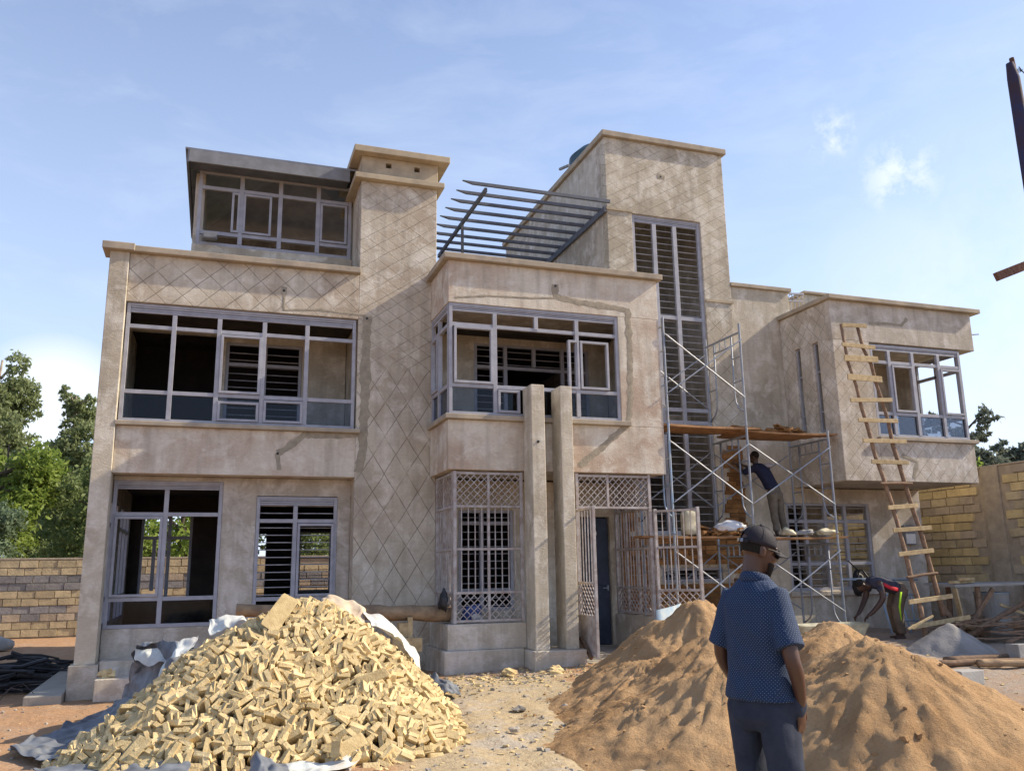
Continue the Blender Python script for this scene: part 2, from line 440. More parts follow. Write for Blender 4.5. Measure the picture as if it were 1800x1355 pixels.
# ---- left wing
slab('pillar', (-1.80, -1.52, 14.03, 14.40, .46, 6.72), 'plaster', H)
slab('pillar_plinth', (-1.86, -1.47, 13.97, 14.46, -.15, .46), 'plaster_grey', H)
slab('coping', (-1.91, -1.44, 13.93, 14.42, 6.72, 6.84), 'coping', H)
wall_pl = wall('parapet_wall', 'Y', 14.10, 14.30, -1.52, 2.13, 5.93, 6.73, [], 'lattice_left', H)
slab('coping', (-1.44, 2.14, 13.99, 14.36, 6.73, 6.83), 'coping', H)
wall_bl = wall('wall', 'Y', 14.10, 14.45, -1.52, 2.13, 3.22, 3.95, [], 'plaster_pale', H)
slab('window_ledge', (-1.53, 2.20, 14.02, 14.34, 3.95, 4.02), 'coping', H)
wall_gl = wall('wall', 'Y', 14.47, 14.67, -1.52, 2.13, -.1, 3.22, [(-1.52, .09, .92, 3.14), (.62, 1.91, 1.0, 2.93)], 'plaster_grey', H)
wall('side_wall', 'X', -1.78, -1.58, 14.47, 18.7, -.1, 6.75, [(14.75, 16.1, .92, 2.9), (16.5, 18.2, .92, 2.9), (14.6, 15.4, 4.0, 5.8)], 'plaster', H)
slab('floor_slab', (-1.58, 7.0, 14.46, 18.7, 3.24, 3.40), 'interior', H)
wall('inner_room_wall', 'Y', 17.0, 17.1, -1.57, 2.13, 3.41, 5.94, [], 'void_shade', H)
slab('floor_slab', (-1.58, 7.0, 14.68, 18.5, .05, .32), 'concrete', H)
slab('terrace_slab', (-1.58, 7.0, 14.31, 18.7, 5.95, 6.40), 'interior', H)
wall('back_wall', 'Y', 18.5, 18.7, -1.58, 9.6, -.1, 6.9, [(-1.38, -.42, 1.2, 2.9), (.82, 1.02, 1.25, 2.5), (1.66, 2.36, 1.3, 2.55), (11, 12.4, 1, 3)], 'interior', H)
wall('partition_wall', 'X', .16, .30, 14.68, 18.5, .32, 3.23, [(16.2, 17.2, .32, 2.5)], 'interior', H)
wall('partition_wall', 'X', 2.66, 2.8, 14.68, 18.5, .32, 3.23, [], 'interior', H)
# balcony behind the left upper window
wall_fb = wall('balcony_wall', 'Y', 15.5, 15.66, -1.58, 2.13, 3.41, 5.94, [(-1.56, -.12, 3.41, 5.85), (.02, 1.34, 3.6, 5.74)], 'plaster', H)
wall('partition_wall', 'X', 2.14, 2.28, 14.66, 18.5, 3.41, 5.94, [], 'plaster', H)
# ---- chimney like stair tower on the left
wall_ta = wall('tower_wall', 'Y', 14.10, 14.66, 2.13, 3.50, -.1, 8.50, [], 'lattice_mid', H)
wall('tower_side', 'X', 2.14, 2.34, 14.66, 15.8, 6.41, 8.50, [], 'plaster_pale', H)
wall('tower_side', 'X', 3.30, 3.50, 14.66, 15.8, 6.41, 8.50, [], 'plaster_pale', H)
slab('cornice', (2.00, 3.62, 13.98, 15.9, 8.50, 8.60), 'coping_warm', H)
wall('tower_neck', 'Y', 14.10, 14.34, 2.13, 3.52, 8.60, 8.98, [(2.56, 2.66, 8.80, 8.89), (3.08, 3.18, 8.80, 8.89)], 'coping_warm', H)
slab('tower_neck', (2.16, 3.49, 14.6, 15.8, 8.60, 8.98), 'void_shade', H)  # filler block behind the vents, coloured near-black as shade
wall('tower_neck', 'X', 2.13, 2.30, 14.341, 15.8, 8.60, 8.98, [], 'coping_warm', H)
slab('cornice', (1.97, 3.71, 13.93, 15.98, 8.98, 9.10), 'coping_warm', H)
# ---- middle box
wall_mt = wall('box_wall', 'Y', 12.90, 13.06, 3.40, 7.25, 5.99, 6.72, [], 'plaster_pale', H)
wall('box_wall', 'X', 3.40, 3.56, 13.06, 14.10, 5.99, 6.72, [], 'plaster_pale', H)
wall('box_wall', 'Y', 12.90, 13.08, 6.45, 7.25, 4.05, 5.99, [], 'plaster_pale', H)
wall_mb = wall('box_wall', 'Y', 12.90, 13.06, 3.40, 7.25, 3.25, 4.05, [], 'plaster_pale', H)
wall('box_wall', 'X', 3.40, 3.56, 13.06, 14.10, 3.25, 4.05, [], 'plaster_pale', H)
wall('box_wall', 'X', 7.07, 7.25, 13.08, 14.40, 3.25, 6.72, [], 'plaster_grey', H)
slab('coping', (3.31, 7.33, 12.80, 13.14, 6.72, 6.82), 'coping', H)
slab('coping', (3.31, 3.62, 13.14, 14.10, 6.72, 6.82), 'coping', H)
slab('window_ledge', (3.34, 6.60, 12.82, 13.12, 4.05, 4.13), 'coping', H)
slab('window_ledge', (3.34, 3.60, 13.12, 14.10, 4.05, 4.13), 'coping', H)
slab('balcony_floor', (3.57, 7.06, 13.07, 14.66, 3.27, 3.44), 'plaster_grey', H)
slab('balcony_ceiling', (3.57, 7.06, 13.07, 14.66, 6.06, 6.45), 'plaster_grey', H)
wall_mi = wall('balcony_wall', 'Y', 14.66, 14.80, 3.51, 7.05, 3.44, 6.06, [(4.36, 6.66, 3.44, 5.82)], 'plaster', H)
slab('roof_slab', (3.57, 7.0, 13.07, 18.5, 6.46, 6.60), 'plaster_grey', H)
# twin columns in front
for x0, x1 in ((4.66, 4.89), (5.16, 5.37)):
    slab('column', (x0, x1, 12.50, 12.897, .50, 4.60), 'plaster', H, .012)
slab('column_plinth', (4.60, 5.45, 12.40, 13.10, .10, .50), 'plaster_grey', H, .015)
# porch below
slab('dwarf_wall', (3.40, 4.66, 12.90, 13.04, .52, .90), 'plaster_grey', H)
slab('dwarf_wall', (3.40, 3.54, 13.04, 14.10, .52, .90), 'plaster_grey', H)
slab('wall_plinth', (3.33, 4.60, 12.84, 13.08, .05, .52), 'plaster_grey', H, .015)
slab('wall_plinth', (3.33, 3.60, 13.08, 14.10, .05, .52), 'plaster_grey', H, .015)
slab('dwarf_wall', (6.90, 7.04, 12.95, 14.40, .35, .90), 'plaster_grey', H)
slab('porch_floor', (3.62, 7.3, 12.98, 14.40, .10, .36), 'concrete', H)
slab('porch_step', (5.5, 7.4, 12.35, 12.98, .10, .30), 'concrete', H)
wall_gm = wall('wall', 'Y', 14.40, 14.60, 3.51, 7.06, .1, 3.24, [(3.98, 4.98, 1.02, 2.72), (6.28, 6.86, .36, 2.62)], 'plaster', H)
# ---- tall tower on the right
wall_tb = wall('tower_wall', 'Y', 14.40, 14.62, 7.07, 9.83, .1, 10.30, [(7.62, 9.20, 2.30, 8.70), (7.9, 9.20, 1.42, 1.68)], 'lattice_tower', H)
wall('tower_side', 'X', 7.07, 7.27, 14.62, 20.7, 3.3, 10.30, [], 'plaster_grey', H)
wall('tower_side', 'X', 9.63, 9.83, 14.62, 20.7, .1, 10.30, [], 'plaster_grey', H)
slab('coping', (7.00, 9.90, 14.32, 14.70, 10.30, 10.42), 'coping', H)
slab('coping', (7.00, 7.32, 14.70, 20.8, 10.30, 10.42), 'coping', H)
slab('coping', (9.58, 9.90, 14.70, 20.8, 10.30, 10.42), 'coping', H)
slab('roof_slab', (7.28, 9.62, 14.63, 20.6, 9.9, 10.05), 'plaster_grey', H)
slab('bead', (7.05, 7.63, 14.375, 14.399, 8.71, 8.75), 'coping_warm', H, 0)
slab('bead', (9.21, 9.86, 14.375, 14.399, 6.98, 7.03), 'coping_warm', H, 0)
slab('stair_floor', (7.28, 9.62, 15.9, 18.4, 4.72, 4.9), 'plaster', H)
slab('stair_floor', (7.28, 9.62, 15.9, 18.4, 1.72, 2.1), 'interior', H)
# ---- link wall and right wing
wall_c = wall('wall', 'Y', 14.45, 14.65, 9.83, 11.28, .1, 7.38, [(10.78, 11.28, 1.2, 2.92)], 'plaster', H)
slab('coping', (9.84, 11.33, 14.39, 14.71, 7.38, 7.46), 'coping', H)
wall_gr = wall('wall', 'Y', 14.45, 14.65, 11.28, 14.18, .1, 3.22, [(11.28, 12.83, 1.2, 2.92)], 'plaster_grey', H)
wall('side_wall', 'X', 14.0, 14.18, 14.65, 18.5, .1, 3.2, [(15.2, 17.6, 1.0, 2.85)], 'plaster_grey', H)
slab('window_ledge', (10.7, 12.9, 14.37, 14.449, 1.10, 1.19), 'plaster_grey', H)
wall_rs = wall('box_wall', 'X', 11.00, 11.18, 13.06, 14.45, 3.22, 6.72, [(13.33, 13.50, 4.2, 5.98), (13.88, 14.05, 4.25, 5.99)], 'lattice_right', H)
wall_rf = wall('box_wall', 'Y', 12.90, 13.06, 11.00, 11.86, 3.22, 5.93, [], 'lattice_right', H)
wall_rl = wall('box_wall', 'Y', 12.90, 13.06, 11.86, 14.2, 3.22, 4.00, [], 'lattice_right', H)
wall_ru = wall('box_wall', 'Y', 12.90, 13.06, 11.00, 14.53, 5.93, 6.72, [], 'plaster_grey', H)
wall('box_wall', 'X', 14.37, 14.53, 13.06, 15.0, 5.93, 6.72, [], 'plaster_grey', H)
wall('box_wall', 'X', 14.04, 14.2, 13.06, 14.65, 3.22, 4.00, [], 'plaster_grey', H)
slab('box_soffit', (11.19, 14.03, 13.07, 18.5, 3.24, 3.42), 'plaster_grey', H)
slab('box_soffit', (11.19, 14.36, 13.07, 15.0, 5.95, 6.3), 'plaster_grey', H)
slab('window_ledge', (11.84, 14.27, 12.83, 13.1, 4.00, 4.07), 'coping', H)
slab('window_ledge', (14.0, 14.27, 13.1, 14.2, 4.00, 4.07), 'coping', H)
wall('balcony_wall', 'Y', 14.65, 14.8, 11.19, 14.03, 3.42, 5.95, [(11.6, 12.5, 3.42, 5.3)], 'plaster_grey', H)
slab('room_back', (11.19, 14.03, 16.2, 16.3, 3.43, 5.95), 'void_shade', H)
slab('room_side', (13.9, 14.0, 14.81, 16.2, 3.43, 5.95), 'void_shade', H)
slab('room_ceiling', (11.19, 14.03, 14.81, 16.2, 5.96, 6.05), 'void_shade', H)
wall('balcony_wall', 'X', 14.04, 14.2, 14.12, 14.65, 4.0, 5.93, [], 'plaster_grey', H)
slab('coping', (10.93, 14.72, 12.80, 13.14, 6.72, 6.81), 'coping', H)
slab('coping', (10.93, 11.24, 13.14, 14.45, 6.72, 6.81), 'coping', H)
slab('coping', (14.34, 14.72, 13.14, 15.0, 6.72, 6.81), 'coping', H)
wall('side_wall', 'X', 11.0, 11.18, 14.8, 18.5, 3.3, 6.7, [], 'plaster_grey', H)
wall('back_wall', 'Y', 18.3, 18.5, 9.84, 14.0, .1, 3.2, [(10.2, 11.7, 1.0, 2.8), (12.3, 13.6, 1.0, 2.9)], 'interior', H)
pa = P(1413, 517, 15.6); pb = P(1560, 527, 15.6)
slab('roof_block', (pa.x, pb.x, 15.6, 17.5, 6.3, pa.z), 'plaster', H)
slab('coping', (pa.x - .05, pb.x + .05, 15.52, 17.6, pa.z, pa.z + .06), 'coping', H)
# ---- glazed room on the roof terrace
slab('roof_room_base', (-.66, 2.13, 15.06, 15.24, 6.42, 7.36), 'plaster', H)
wall('roof_room_wall', 'X', -.66, -.50, 15.24, 18.4, 6.42, 8.78, [], 'plaster_grey', H)
wall('roof_room_wall', 'Y', 18.3, 18.45, -.5, 3.3, 6.42, 8.78, [(.2, 2.6, 7.4, 8.6)], 'plaster_grey', H)
mb = MB(); ex0, ex1, ey0, ey1, ez, rz_ = -.84, 3.6, 14.62, 18.9, 8.91, 9.75
hv = [(ex0, ey0, ez), (ex1, ey0, ez), (ex1, ey1, ez), (ex0, ey1, ez), (1.2, 16.4, rz_), (2.0, 16.9, rz_)]
mb.v += hv; mb.f += [(0, 1, 5, 4), (1, 2, 5), (2, 3, 4, 5), (3, 0, 4)]
rf = obj('roof_sheeting', mb, 'roof_sheet', H); so_ = rf.modifiers.new('s', 'SOLIDIFY'); so_.thickness = .03; so_.offset = 1
slab('fascia_board', (-.77, 1.99, 14.60, 14.64, 8.68, 8.90), 'fascia', H, 0)
slab('fascia_board', (-.80, -.77, 14.60, 18.8, 8.66, 8.90), 'pergola_steel', H, 0)  # darker than the front board: its shade is put into the colour
slab('eaves_soffit', (-.768, 1.99, 14.642, 15.06, 8.74, 8.76), 'pergola_steel', H, 0)
for i in range(9):      # rafters and purlins seen through the panes
    x = -.45 + i * .42; k = 1 - abs(x - 1.6) / 2.6
    obj('rafter', MB().bar((x, 15.26, 8.86), (1.2 + (x - 1.2) * .35, 16.5, 9.68), .05, .09), 'pergola_steel', H)
for j in range(6):
    y = 15.2 + j * .28; z = 8.96 + j * .135
    obj('purlin', MB().bar((-.5 + j * .25, y, z - .03), (3.1 - j * .2, y, z - .03), .06, .05), 'pergola_steel', H)
# roof terrace railing seen between the walls on the right
rl = obj('railing', (lambda q: q)(MB().bar(P(1381, 516, 15.2), P(1412, 517, 15.2), .035).bar(P(1383, 529, 15.2), P(1412, 530, 15.2), .025).bar(P(1384, 546, 15.2), P(1412, 546, 15.2), .025)), 'steel_paint', H)
for k in range(5):
    a = P(1383 + k * 7, 530, 15.2); b = P(1384 + k * 7, 552, 15.2)
    obj('rod', MB().bar(a, b, .014), 'steel_paint', rl)
for k in range(4):
    a = P(1382 + k * 8, 517, 15.2); b = P(1390 + k * 8, 529, 15.2)
    obj('rod', MB().bar(a, b, .012), 'steel_paint', rl)
    a = P(1382 + k * 8, 529, 15.2); b = P(1390 + k * 8, 517, 15.2)
    obj('rod', MB().bar(a + Vector((0, .014, 0)), b + Vector((0, .014, 0)), .012), 'steel_paint', rl)
for k in range(2):
    obj('starter_bar', MB().bar((14.53, 13.0 + k * .25, 6.3 - k * .05), (14.80, 12.98 + k * .25, 6.33 - k * .1), .016), 'rust', H)
# ------------------------------------------------------------------ windows
class UV:
    """maps (u, z, depth) of a wall plane to world; depth grows towards the street"""
    def __init__(s, ax, c): s.ax = ax; s.c = c
    def box(s, mb, u0, u1, z0, z1, d0, d1):
        if s.ax == 'Y': mb.box(u0, u1, s.c - d1, s.c - d0, z0, z1)
        else:
            sg = s.sg if hasattr(s, 'sg') else -1
            a, b = s.c + sg * d0, s.c + sg * d1
            mb.box(min(a, b), max(a, b), u0, u1, z0, z1)
    def pt(s, u, z, d): return Vector((u, s.c - d, z)) if s.ax == 'Y' else Vector((s.c - d, u, z))
def window(ax, c, u0, u1, z0, z1, mull=(), trans=(), strip=0, bars=None, sash=(), panes=(), fw=.055, dep=.06, name='window', mat='steel_paint', barmat='bar_steel', back=.0, side=1):
    q = UV(ax, c); q.sg = -side; mb = MB(); e = .0013
    q.box(mb, u0, u0 + fw, z0, z1, 0, dep); q.box(mb, u1 - fw, u1, z0, z1, 0, dep)
    q.box(mb, u0 + fw, u1 - fw, z0, z0 + fw, 0, dep - e); q.box(mb, u0 + fw, u1 - fw, z1 - fw * .8, z1, 0, dep - e)
    if strip:
        n = 3
        for k in range(n):
            a = z1 - fw * .8 - strip * (k + 1) / n; q.box(mb, u0 + fw, u1 - fw, a + .006, a + strip / n, 0, dep - .012 - .008 * (k % 2))
    for k, m_ in enumerate(mull):
        u, a, b = m_ if len(m_) == 3 else (m_[0], z0 + fw, z1 - fw * .8 - strip)
        w = fw * .62
        q.box(mb, u - w, u + w, a, b, 0, dep + .004 + .0007 * k)
    for k, tr in enumerate(trans):
        z = tr[0]; a, b = (tr[1], tr[2]) if len(tr) > 2 else (u0 + fw, u1 - fw)
        q.box(mb, a, b, z - fw * .55, z + fw * .55, 0, dep - .004 - .0007 * k)
    w = obj(name, mb, mat, H, bevel=.003)
    for a, b, cc, d in sash:
        mb = MB(); s_ = .04
        q.box(mb, a, a + s_, cc, d, .012, dep + .022); q.box(mb, b - s_, b, cc, d, .012, dep + .022)
        q.box(mb, a + s_, b - s_, cc, cc + s_, .012, dep + .0215); q.box(mb, a + s_, b - s_, d - s_, d, .012, dep + .0215)
        obj('sash', mb, mat, w, bevel=.003)
    for a, b, cc, d in panes:
        mb = MB(); q.box(mb, a, b, cc, d, .022, .028); obj('pane', mb, 'glass', w)
    if bars:
        for (a, b, c0, c1, st) in bars:
            z = c0
            while z < c1:
                mb = MB(); mb.path([q.pt(a, z, -.03 - back), q.pt(b, z, -.03 - back)], .0085, 6)
                obj('window_bar', mb, barmat, w); z += st
    return w
# left wing, upper
ML = [-.79, -.105, .60, 1.29]; ed = [-1.50] + ML + [2.10]
window('Y', 14.20, -1.50, 2.10, 4.02, 5.92, [(u, 4.07, 5.76) for u in ML], [(5.545,), (4.495,)], strip=.11,
       sash=[(-.07, .565, 4.53, 5.50), (-.07, .56, 4.08, 4.40), (.635, 1.255, 4.08, 4.45)],
       panes=[(ed[i] + .03, ed[i + 1] - .03, 4.07, 4.46) for i in range(5)])
window('Y', 15.60, .02, 1.34, 3.6, 5.74, [(.69,)], [(5.35,), (4.15,)], bars=[(.07, 1.30, 3.7, 5.7, .125)], name='inner_window')
# left wing, ground
window('Y', 14.52, -1.51, .09, .92, 3.14, [(-.74,)], [(2.625,), (1.345,)], strip=.09,
       panes=[(-1.46, -.77, .97, 1.31), (-.71, .04, .97, 1.31)], sash=[(-1.46, -.775, 1.38, 2.59)])
window('Y', 14.52, .62, 1.91, 1.0, 2.92, [(1.235,)], [(2.53,), (1.30,)], strip=.10, bars=[(.66, 1.88, 1.36, 2.78, .118)], sash=[(1.275, 1.86, 1.33, 2.49)])
window('X', -1.64, 14.75, 16.1, .92, 2.9, [(15.4,)], [(2.5,), (1.35,)], side=-1)
window('X', -1.64, 16.5, 18.2, .92, 2.9, [(17.0,), (17.6,)], [(2.5,), (1.35,)], side=-1)
window('X', -1.64, 14.6, 15.4, 4.0, 5.8, [(15.0,)], [(5.4,), (4.4,)], side=-1)
window('Y', 18.6, -1.38, -.42, 1.2, 2.9, [(-.85,), (-1.12, 1.4, 2.4)], [(2.42,)], name='back_window')
window('Y', 18.6, 1.66, 2.36, 1.3, 2.55, [], [], bars=[(1.7, 2.3, 1.4, 2.5, .12)], name='back_window')
# middle box
MM = [4.20, 4.93, 5.67]
window('Y', 12.975, 3.42, 6.45, 4.13, 5.985, [(4.20, 4.18, 5.85), (5.67, 4.18, 5.85), (4.93, 5.63, 5.85)], [(5.63,), (4.615,)], strip=.09,
       sash=[(3.50, 4.16, 4.65, 5.60), (5.50, 5.70, 4.65, 5.50), (5.72, 6.25, 4.66, 5.50), (4.24, 4.62, 4.19, 4.57)],
       panes=[(3.48, 4.17, 4.18, 4.58), (4.23, 5.64, 4.18, 4.58), (5.70, 6.39, 4.18, 4.58)])
window('X', 3.475, 12.98, 14.09, 4.13, 5.985, [(13.60,)], [(5.63,), (4.615,)], strip=.09, sash=[(13.64, 14.05, 4.65, 5.59)], panes=[(13.03, 13.57, 4.18, 4.58), (13.63, 14.04, 4.18, 4.58)])
window('Y', 14.72, 4.36, 6.66, 3.44, 5.82, [(4.97,), (6.12,), (5.54, 5.42, 5.78)], [(5.38,)], bars=[(4.4, 4.95, 3.6, 5.78, .125), (5.0, 6.6, 5.46, 5.78, .125), (6.15, 6.62, 3.6, 5.3, .125)], name='inner_window')
# porch window and door
window('Y', 14.46, 3.98, 4.98, 1.02, 2.72, [(4.40,)], [(2.5,), (1.36,)], bars=[(4.0, 4.96, 1.1, 2.68, .125)], name='window')
dr = slab('door', (6.30, 6.84, 14.45, 14.50, .37, 2.60), 'door_steel', H)
for (a, b, c_, d) in ((6.36, 6.54, .5, 1.2), (6.60, 6.78, .5, 1.2), (6.36, 6.54, 1.4, 2.4), (6.60, 6.78, 1.4, 2.4)):
    obj('door_panel', MB().box(a, b, 14.44, 14.4495, c_, d), 'door_steel', dr, bevel=.006)
obj('door_handle', MB().path([(6.78, 14.40, 1.35), (6.68, 14.40, 1.35)], .012).box(6.775, 6.80, 14.40, 14.4496, 1.30, 1.40), 'galv', dr)
# tall tower window
window('Y', 14.50, 7.62, 9.20, 2.30, 8.70, [(8.13,), (8.60,)], [(6.585,), (4.71,), (4.46,)], strip=.10, bars=[(7.66, 9.16, 2.42, 8.55, .137)], fw=.07)
window('Y', 14.50, 7.9, 9.20, 1.42, 1.68, [(8.62,)], [], bars=[(7.95, 9.15, 1.5, 1.66, .07)])
# right wing
window('Y', 14.53, 10.78, 12.83, 1.2, 2.92, [(11.24,), (11.73,), (12.22,)], [(2.56,), (1.72,)], bars=[(10.84, 12.78, 1.3, 2.85, .118)], fw=.06)
window('Y', 12.975, 11.88, 14.13, 4.07, 5.90, [(12.32, 4.12, 5.78), (12.90, 4.12, 5.78), (13.55, 4.12, 5.78)], [(5.55,), (4.53,)], strip=.08,
       sash=[(12.36, 12.87, 4.57, 5.50), (13.58, 14.08, 4.57, 5.50)], panes=[(11.93, 14.08, 4.12, 4.50)])
window('X', 14.10, 12.98, 14.10, 4.07, 5.90, [(13.55,)], [(5.5,), (4.53,)], strip=.05, side=-1)
for a, b in ((13.33, 13.50), (13.88, 14.05)):
    window('X', 11.09, a, b, 4.22, 5.98, [], [(5.4,), (4.6,)], fw=.03, dep=.04)
# roof room
window('Y', 15.14, -.60, 2.10, 7.36, 8.77, [(.135,), (.81,), (1.49,)], [(8.45,), (7.60,)], fw=.06,
       sash=[(-.03, .13 - .02, 7.64, 8.40), (.17, .66, 7.64, 8.40), (1.53, 2.02, 7.64, 8.40)])
fl = tag(obj('floodlight', MB().box(-.48, -.24, 14.84, 14.96, 7.40, 7.52).box(-.46, -.26, 14.825, 14.84, 7.415, 7.505).path([(-.36, 14.96, 7.44), (-.36, 15.06, 7.44)], .015), 'fascia'), 'small grey floodlight fixed at the lower left corner of the roof room window', 'floodlight')
# ---- conduit chases patched with wet mortar
def ribbon(name, pts, Y, w, wallo, mat='mortar', dy=.006):
    pts = [P(a, b, Y) for a, b in pts]; dense = []
    for a, b in zip(pts, pts[1:]):
        n = max(2, int((b - a).length / .05))
        for k in range(n): dense.append(a.lerp(b, k / n))
    dense.append(pts[-1]); mb = MB(); L = []; Rr = []
    for i, p in enumerate(dense):
        d = (dense[min(i + 1, len(dense) - 1)] - dense[max(i - 1, 0)]).normalized(); nn = Vector((-d.z, 0, d.x))
        wa = w * (.8 + .9 * abs(fbm(p.x * 5, p.z * 5, 1))); wb = w * (.8 + .9 * abs(fbm(p.x * 5, p.z * 5, 7)))
        L.append((p.x + nn.x * wa, Y - .001, p.z + nn.z * wa)); Rr.append((p.x - nn.x * wb, Y - .001, p.z - nn.z * wb))
    mid = [(p.x, Y - dy, p.z) for p in dense]
    mb.grid([L, mid, Rr]); o = obj(name, mb, mat, wallo if wallo else H, smooth=True); return o
ribbon('mortar_patch', [(499, 508), (499, 545), (560, 545), (640, 554), (645, 566)], 14.10, .022, wall_pl)
ribbon('mortar_patch', [(494, 510), (504, 511)], 14.10, .06, wall_pl)
ribbon('mortar_patch', [(645, 556), (643, 640), (640, 720), (638, 790), (630, 830)], 14.10, .075, wall_ta)
ribbon('mortar_patch', [(487, 796), (500, 790), (535, 765), (600, 766), (634, 760)], 14.10, .05, wall_bl)
ribbon('mortar_patch', [(488, 796), (490, 826)], 14.10, .035, wall_bl)
ribbon('mortar_patch', [(975, 500), (977, 522), (1010, 530), (1060, 538), (1103, 546), (1106, 600), (1108, 700), (1104, 745), (1060, 785), (1018, 818)], 12.90, .055, None)
ribbon('mortar_patch', [(800, 523), (860, 520), (930, 524), (980, 524)], 12.90, .02, wall_mt)
ribbon('mortar_patch', [(1527, 568), (1560, 569), (1585, 572), (1594, 560)], 12.90, .03, wall_ru)
ribbon('mortar_patch', [(1585, 800), (1612, 812), (1606, 840)], 12.90, .04, wall_rl)
ribbon('mortar_patch', [(1155, 309), (1168, 313)], 14.40, .06, wall_tb)
for (px, py, Y, wo) in ((499, 511, 14.10, wall_pl), (488, 797, 14.10, wall_bl), (976, 503, 12.90, wall_mt), (946, 776, 12.497, None), (1161, 311, 14.40, wall_tb), (645, 560, 14.10, wall_ta)):
    p = P(px, py, Y); obj('conduit_hole', MB().path([(p.x, Y - .008, p.z), (p.x, Y + .01, p.z)], .022, 10), 'black_plastic', wo or H)
# ------------------------------------------------------------------ brown stone cladding on the tall tower (laid strips)
rng_ = random.Random(5)
smesh = []
for k in range(5):
    mb = MB(); mb.obox(Vector((0, 0, 0)), Vector((1, 0, 0)), Vector((0, 1, 0)), Vector((0, 0, 1)), .5, .5, .5, .035); smesh.append(mesh_of(mb, 'cladding_strip', 'cladding'))
def in_op(x0, x1, z):
    for (a, b, c, d) in ((7.55, 9.27, 2.24, 9), (7.84, 9.26, 1.36, 1.74)):
        if x1 > a and x0 < b and c < z < d: return True
    return False
z = .42; cnt = 0
while z < 4.02:
    x = 7.09 - rng_.uniform(0, .15)
    hgt = .088
    while x < 9.82:
        w = rng_.uniform(.22, .42); x0 = max(x, 7.09); x1 = min(x + w, 9.82 - (.0 if z < 2.3 else rng_.uniform(0, .05)))
        if x1 - x0 > .05 and not in_op(x0, x1, z + .04) and cnt < 296:
            d = rng_.uniform(.018, .042)
            inst('cladding_strip', rng_.choice(smesh), ((x0 + x1) / 2, 14.399 - d / 2, z + hgt / 2), None, wall_tb, (x1 - x0 - .006, d, hgt - .008)); cnt += 1
            bpy.context.view_layer
        x += w
    z += hgt
# children of a wall: inst() subtracts the wall's own origin
# ------------------------------------------------------------------ porch grilles and gate
def grille(name, A, B, z0, z1, parent, panels, mat='steel_grille', post=.05, step=.1, mids=()):
    """flat grille between plan points A and B. panels: (za, zb, 'bars'|'lattice'|'sheet')"""
    A = Vector((A[0], A[1], 0)); B = Vector((B[0], B[1], 0)); d = (B - A); L = d.length; d.normalize()
    nrm = Vector((d.y, -d.x, 0)); Z = lambda p, z: p + Vector((0, 0, z))
    fr = MB().bar(Z(A, z0), Z(A, z1), post).bar(Z(B, z0), Z(B, z1), post)
    for zz in sorted({p[0] for p in panels} | {p[1] for p in panels}): fr.bar(Z(A + d * post * .5, zz), Z(B - d * post * .5, zz), post * .72)
    for m_ in mids: fr.bar(Z(A + d * L * m_, z0 + .01), Z(A + d * L * m_, z1 - .01), post * .78)
    g = obj(name, fr, mat, parent, bevel=.003)
    for za, zb, kd in panels:
        if kd == 'bars':
            n = max(2, int(L / step))
            for k in range(1, n):
                u = L * k / n
                obj('rod', MB().bar(Z(A + d * u, za + .01), Z(A + d * u, zb - .01), .015), mat, g)
        elif kd == 'lattice':
            h = zb - za; st = .115; k = -h
            off = nrm * .009
            while k < L:
                for s_, o_ in ((1, off), (-1, -off)):
                    # rising or falling line clipped to the panel
                    pts = []
                    for tt in (0, h):
                        pts.append((k + tt, tt))
                    (a0, b0), (a1, b1) = pts
                    if a0 < 0: b0 += -a0; a0 = 0
                    if a1 > L: b1 -= a1 - L; a1 = L
                    if b1 - b0 > .03:
                        q0 = (a0, b0 if s_ == 1 else h - b0); q1 = (a1, b1 if s_ == 1 else h - b1)
                        obj('rod', MB().bar(Z(A + d * q0[0] + o_, za + q0[1]), Z(A + d * q1[0] + o_, za + q1[1]), .012), mat, g)
                k += st
        else:
            mb = MB().obox(Z(A + d * L / 2, (za + zb) / 2), d, nrm, Vector((0, 0, 1)), L / 2 - .02, .004, (zb - za) / 2 - .01)
            obj('sheet', mb, mat, g)
    return g
pan3 = [(.94, 1.36, 'lattice'), (1.36, 2.02, 'bars'), (2.02, 2.68, 'bars'), (2.68, 3.20, 'lattice')]
grille('porch_grille', (3.52, 12.95), (4.62, 12.95), .91, 3.23, H, pan3, mids=(.5,))
grille('porch_grille', (3.52, 14.05), (3.52, 13.03), .91, 3.23, H, pan3, mids=(.45,))
grille('porch_grille', (5.60, 12.96), (6.93, 12.96), 2.66, 3.24, H, [(2.68, 3.20, 'lattice')], mids=(.42,))
for x in (5.60, 6.93): obj('gate_post', MB().bar((x, 12.96, .3), (x, 12.96, 2.655), .055), 'steel_grille', H)
grille('porch_grille', (6.95, 13.03), (6.95, 14.32), .91, 3.23, H, pan3, mids=(.35, .68))
gp = [(.42, .98, 'sheet'), (.98, 1.48, 'lattice'), (1.48, 2.62, 'bars')]
grille('gate_leaf', (5.56, 12.90), (5.52, 12.16), .38, 2.65, H, gp, 'steel_grille', .045, .12)
grille('gate_leaf', (6.99, 12.90), (7.46, 12.32), .40, 2.66, H, [(.45, .9, 'sheet'), (.9, 1.33, 'lattice'), (1.33, 2.02, 'bars'), (2.02, 2.62, 'bars')], 'steel_grille', .05, .115)
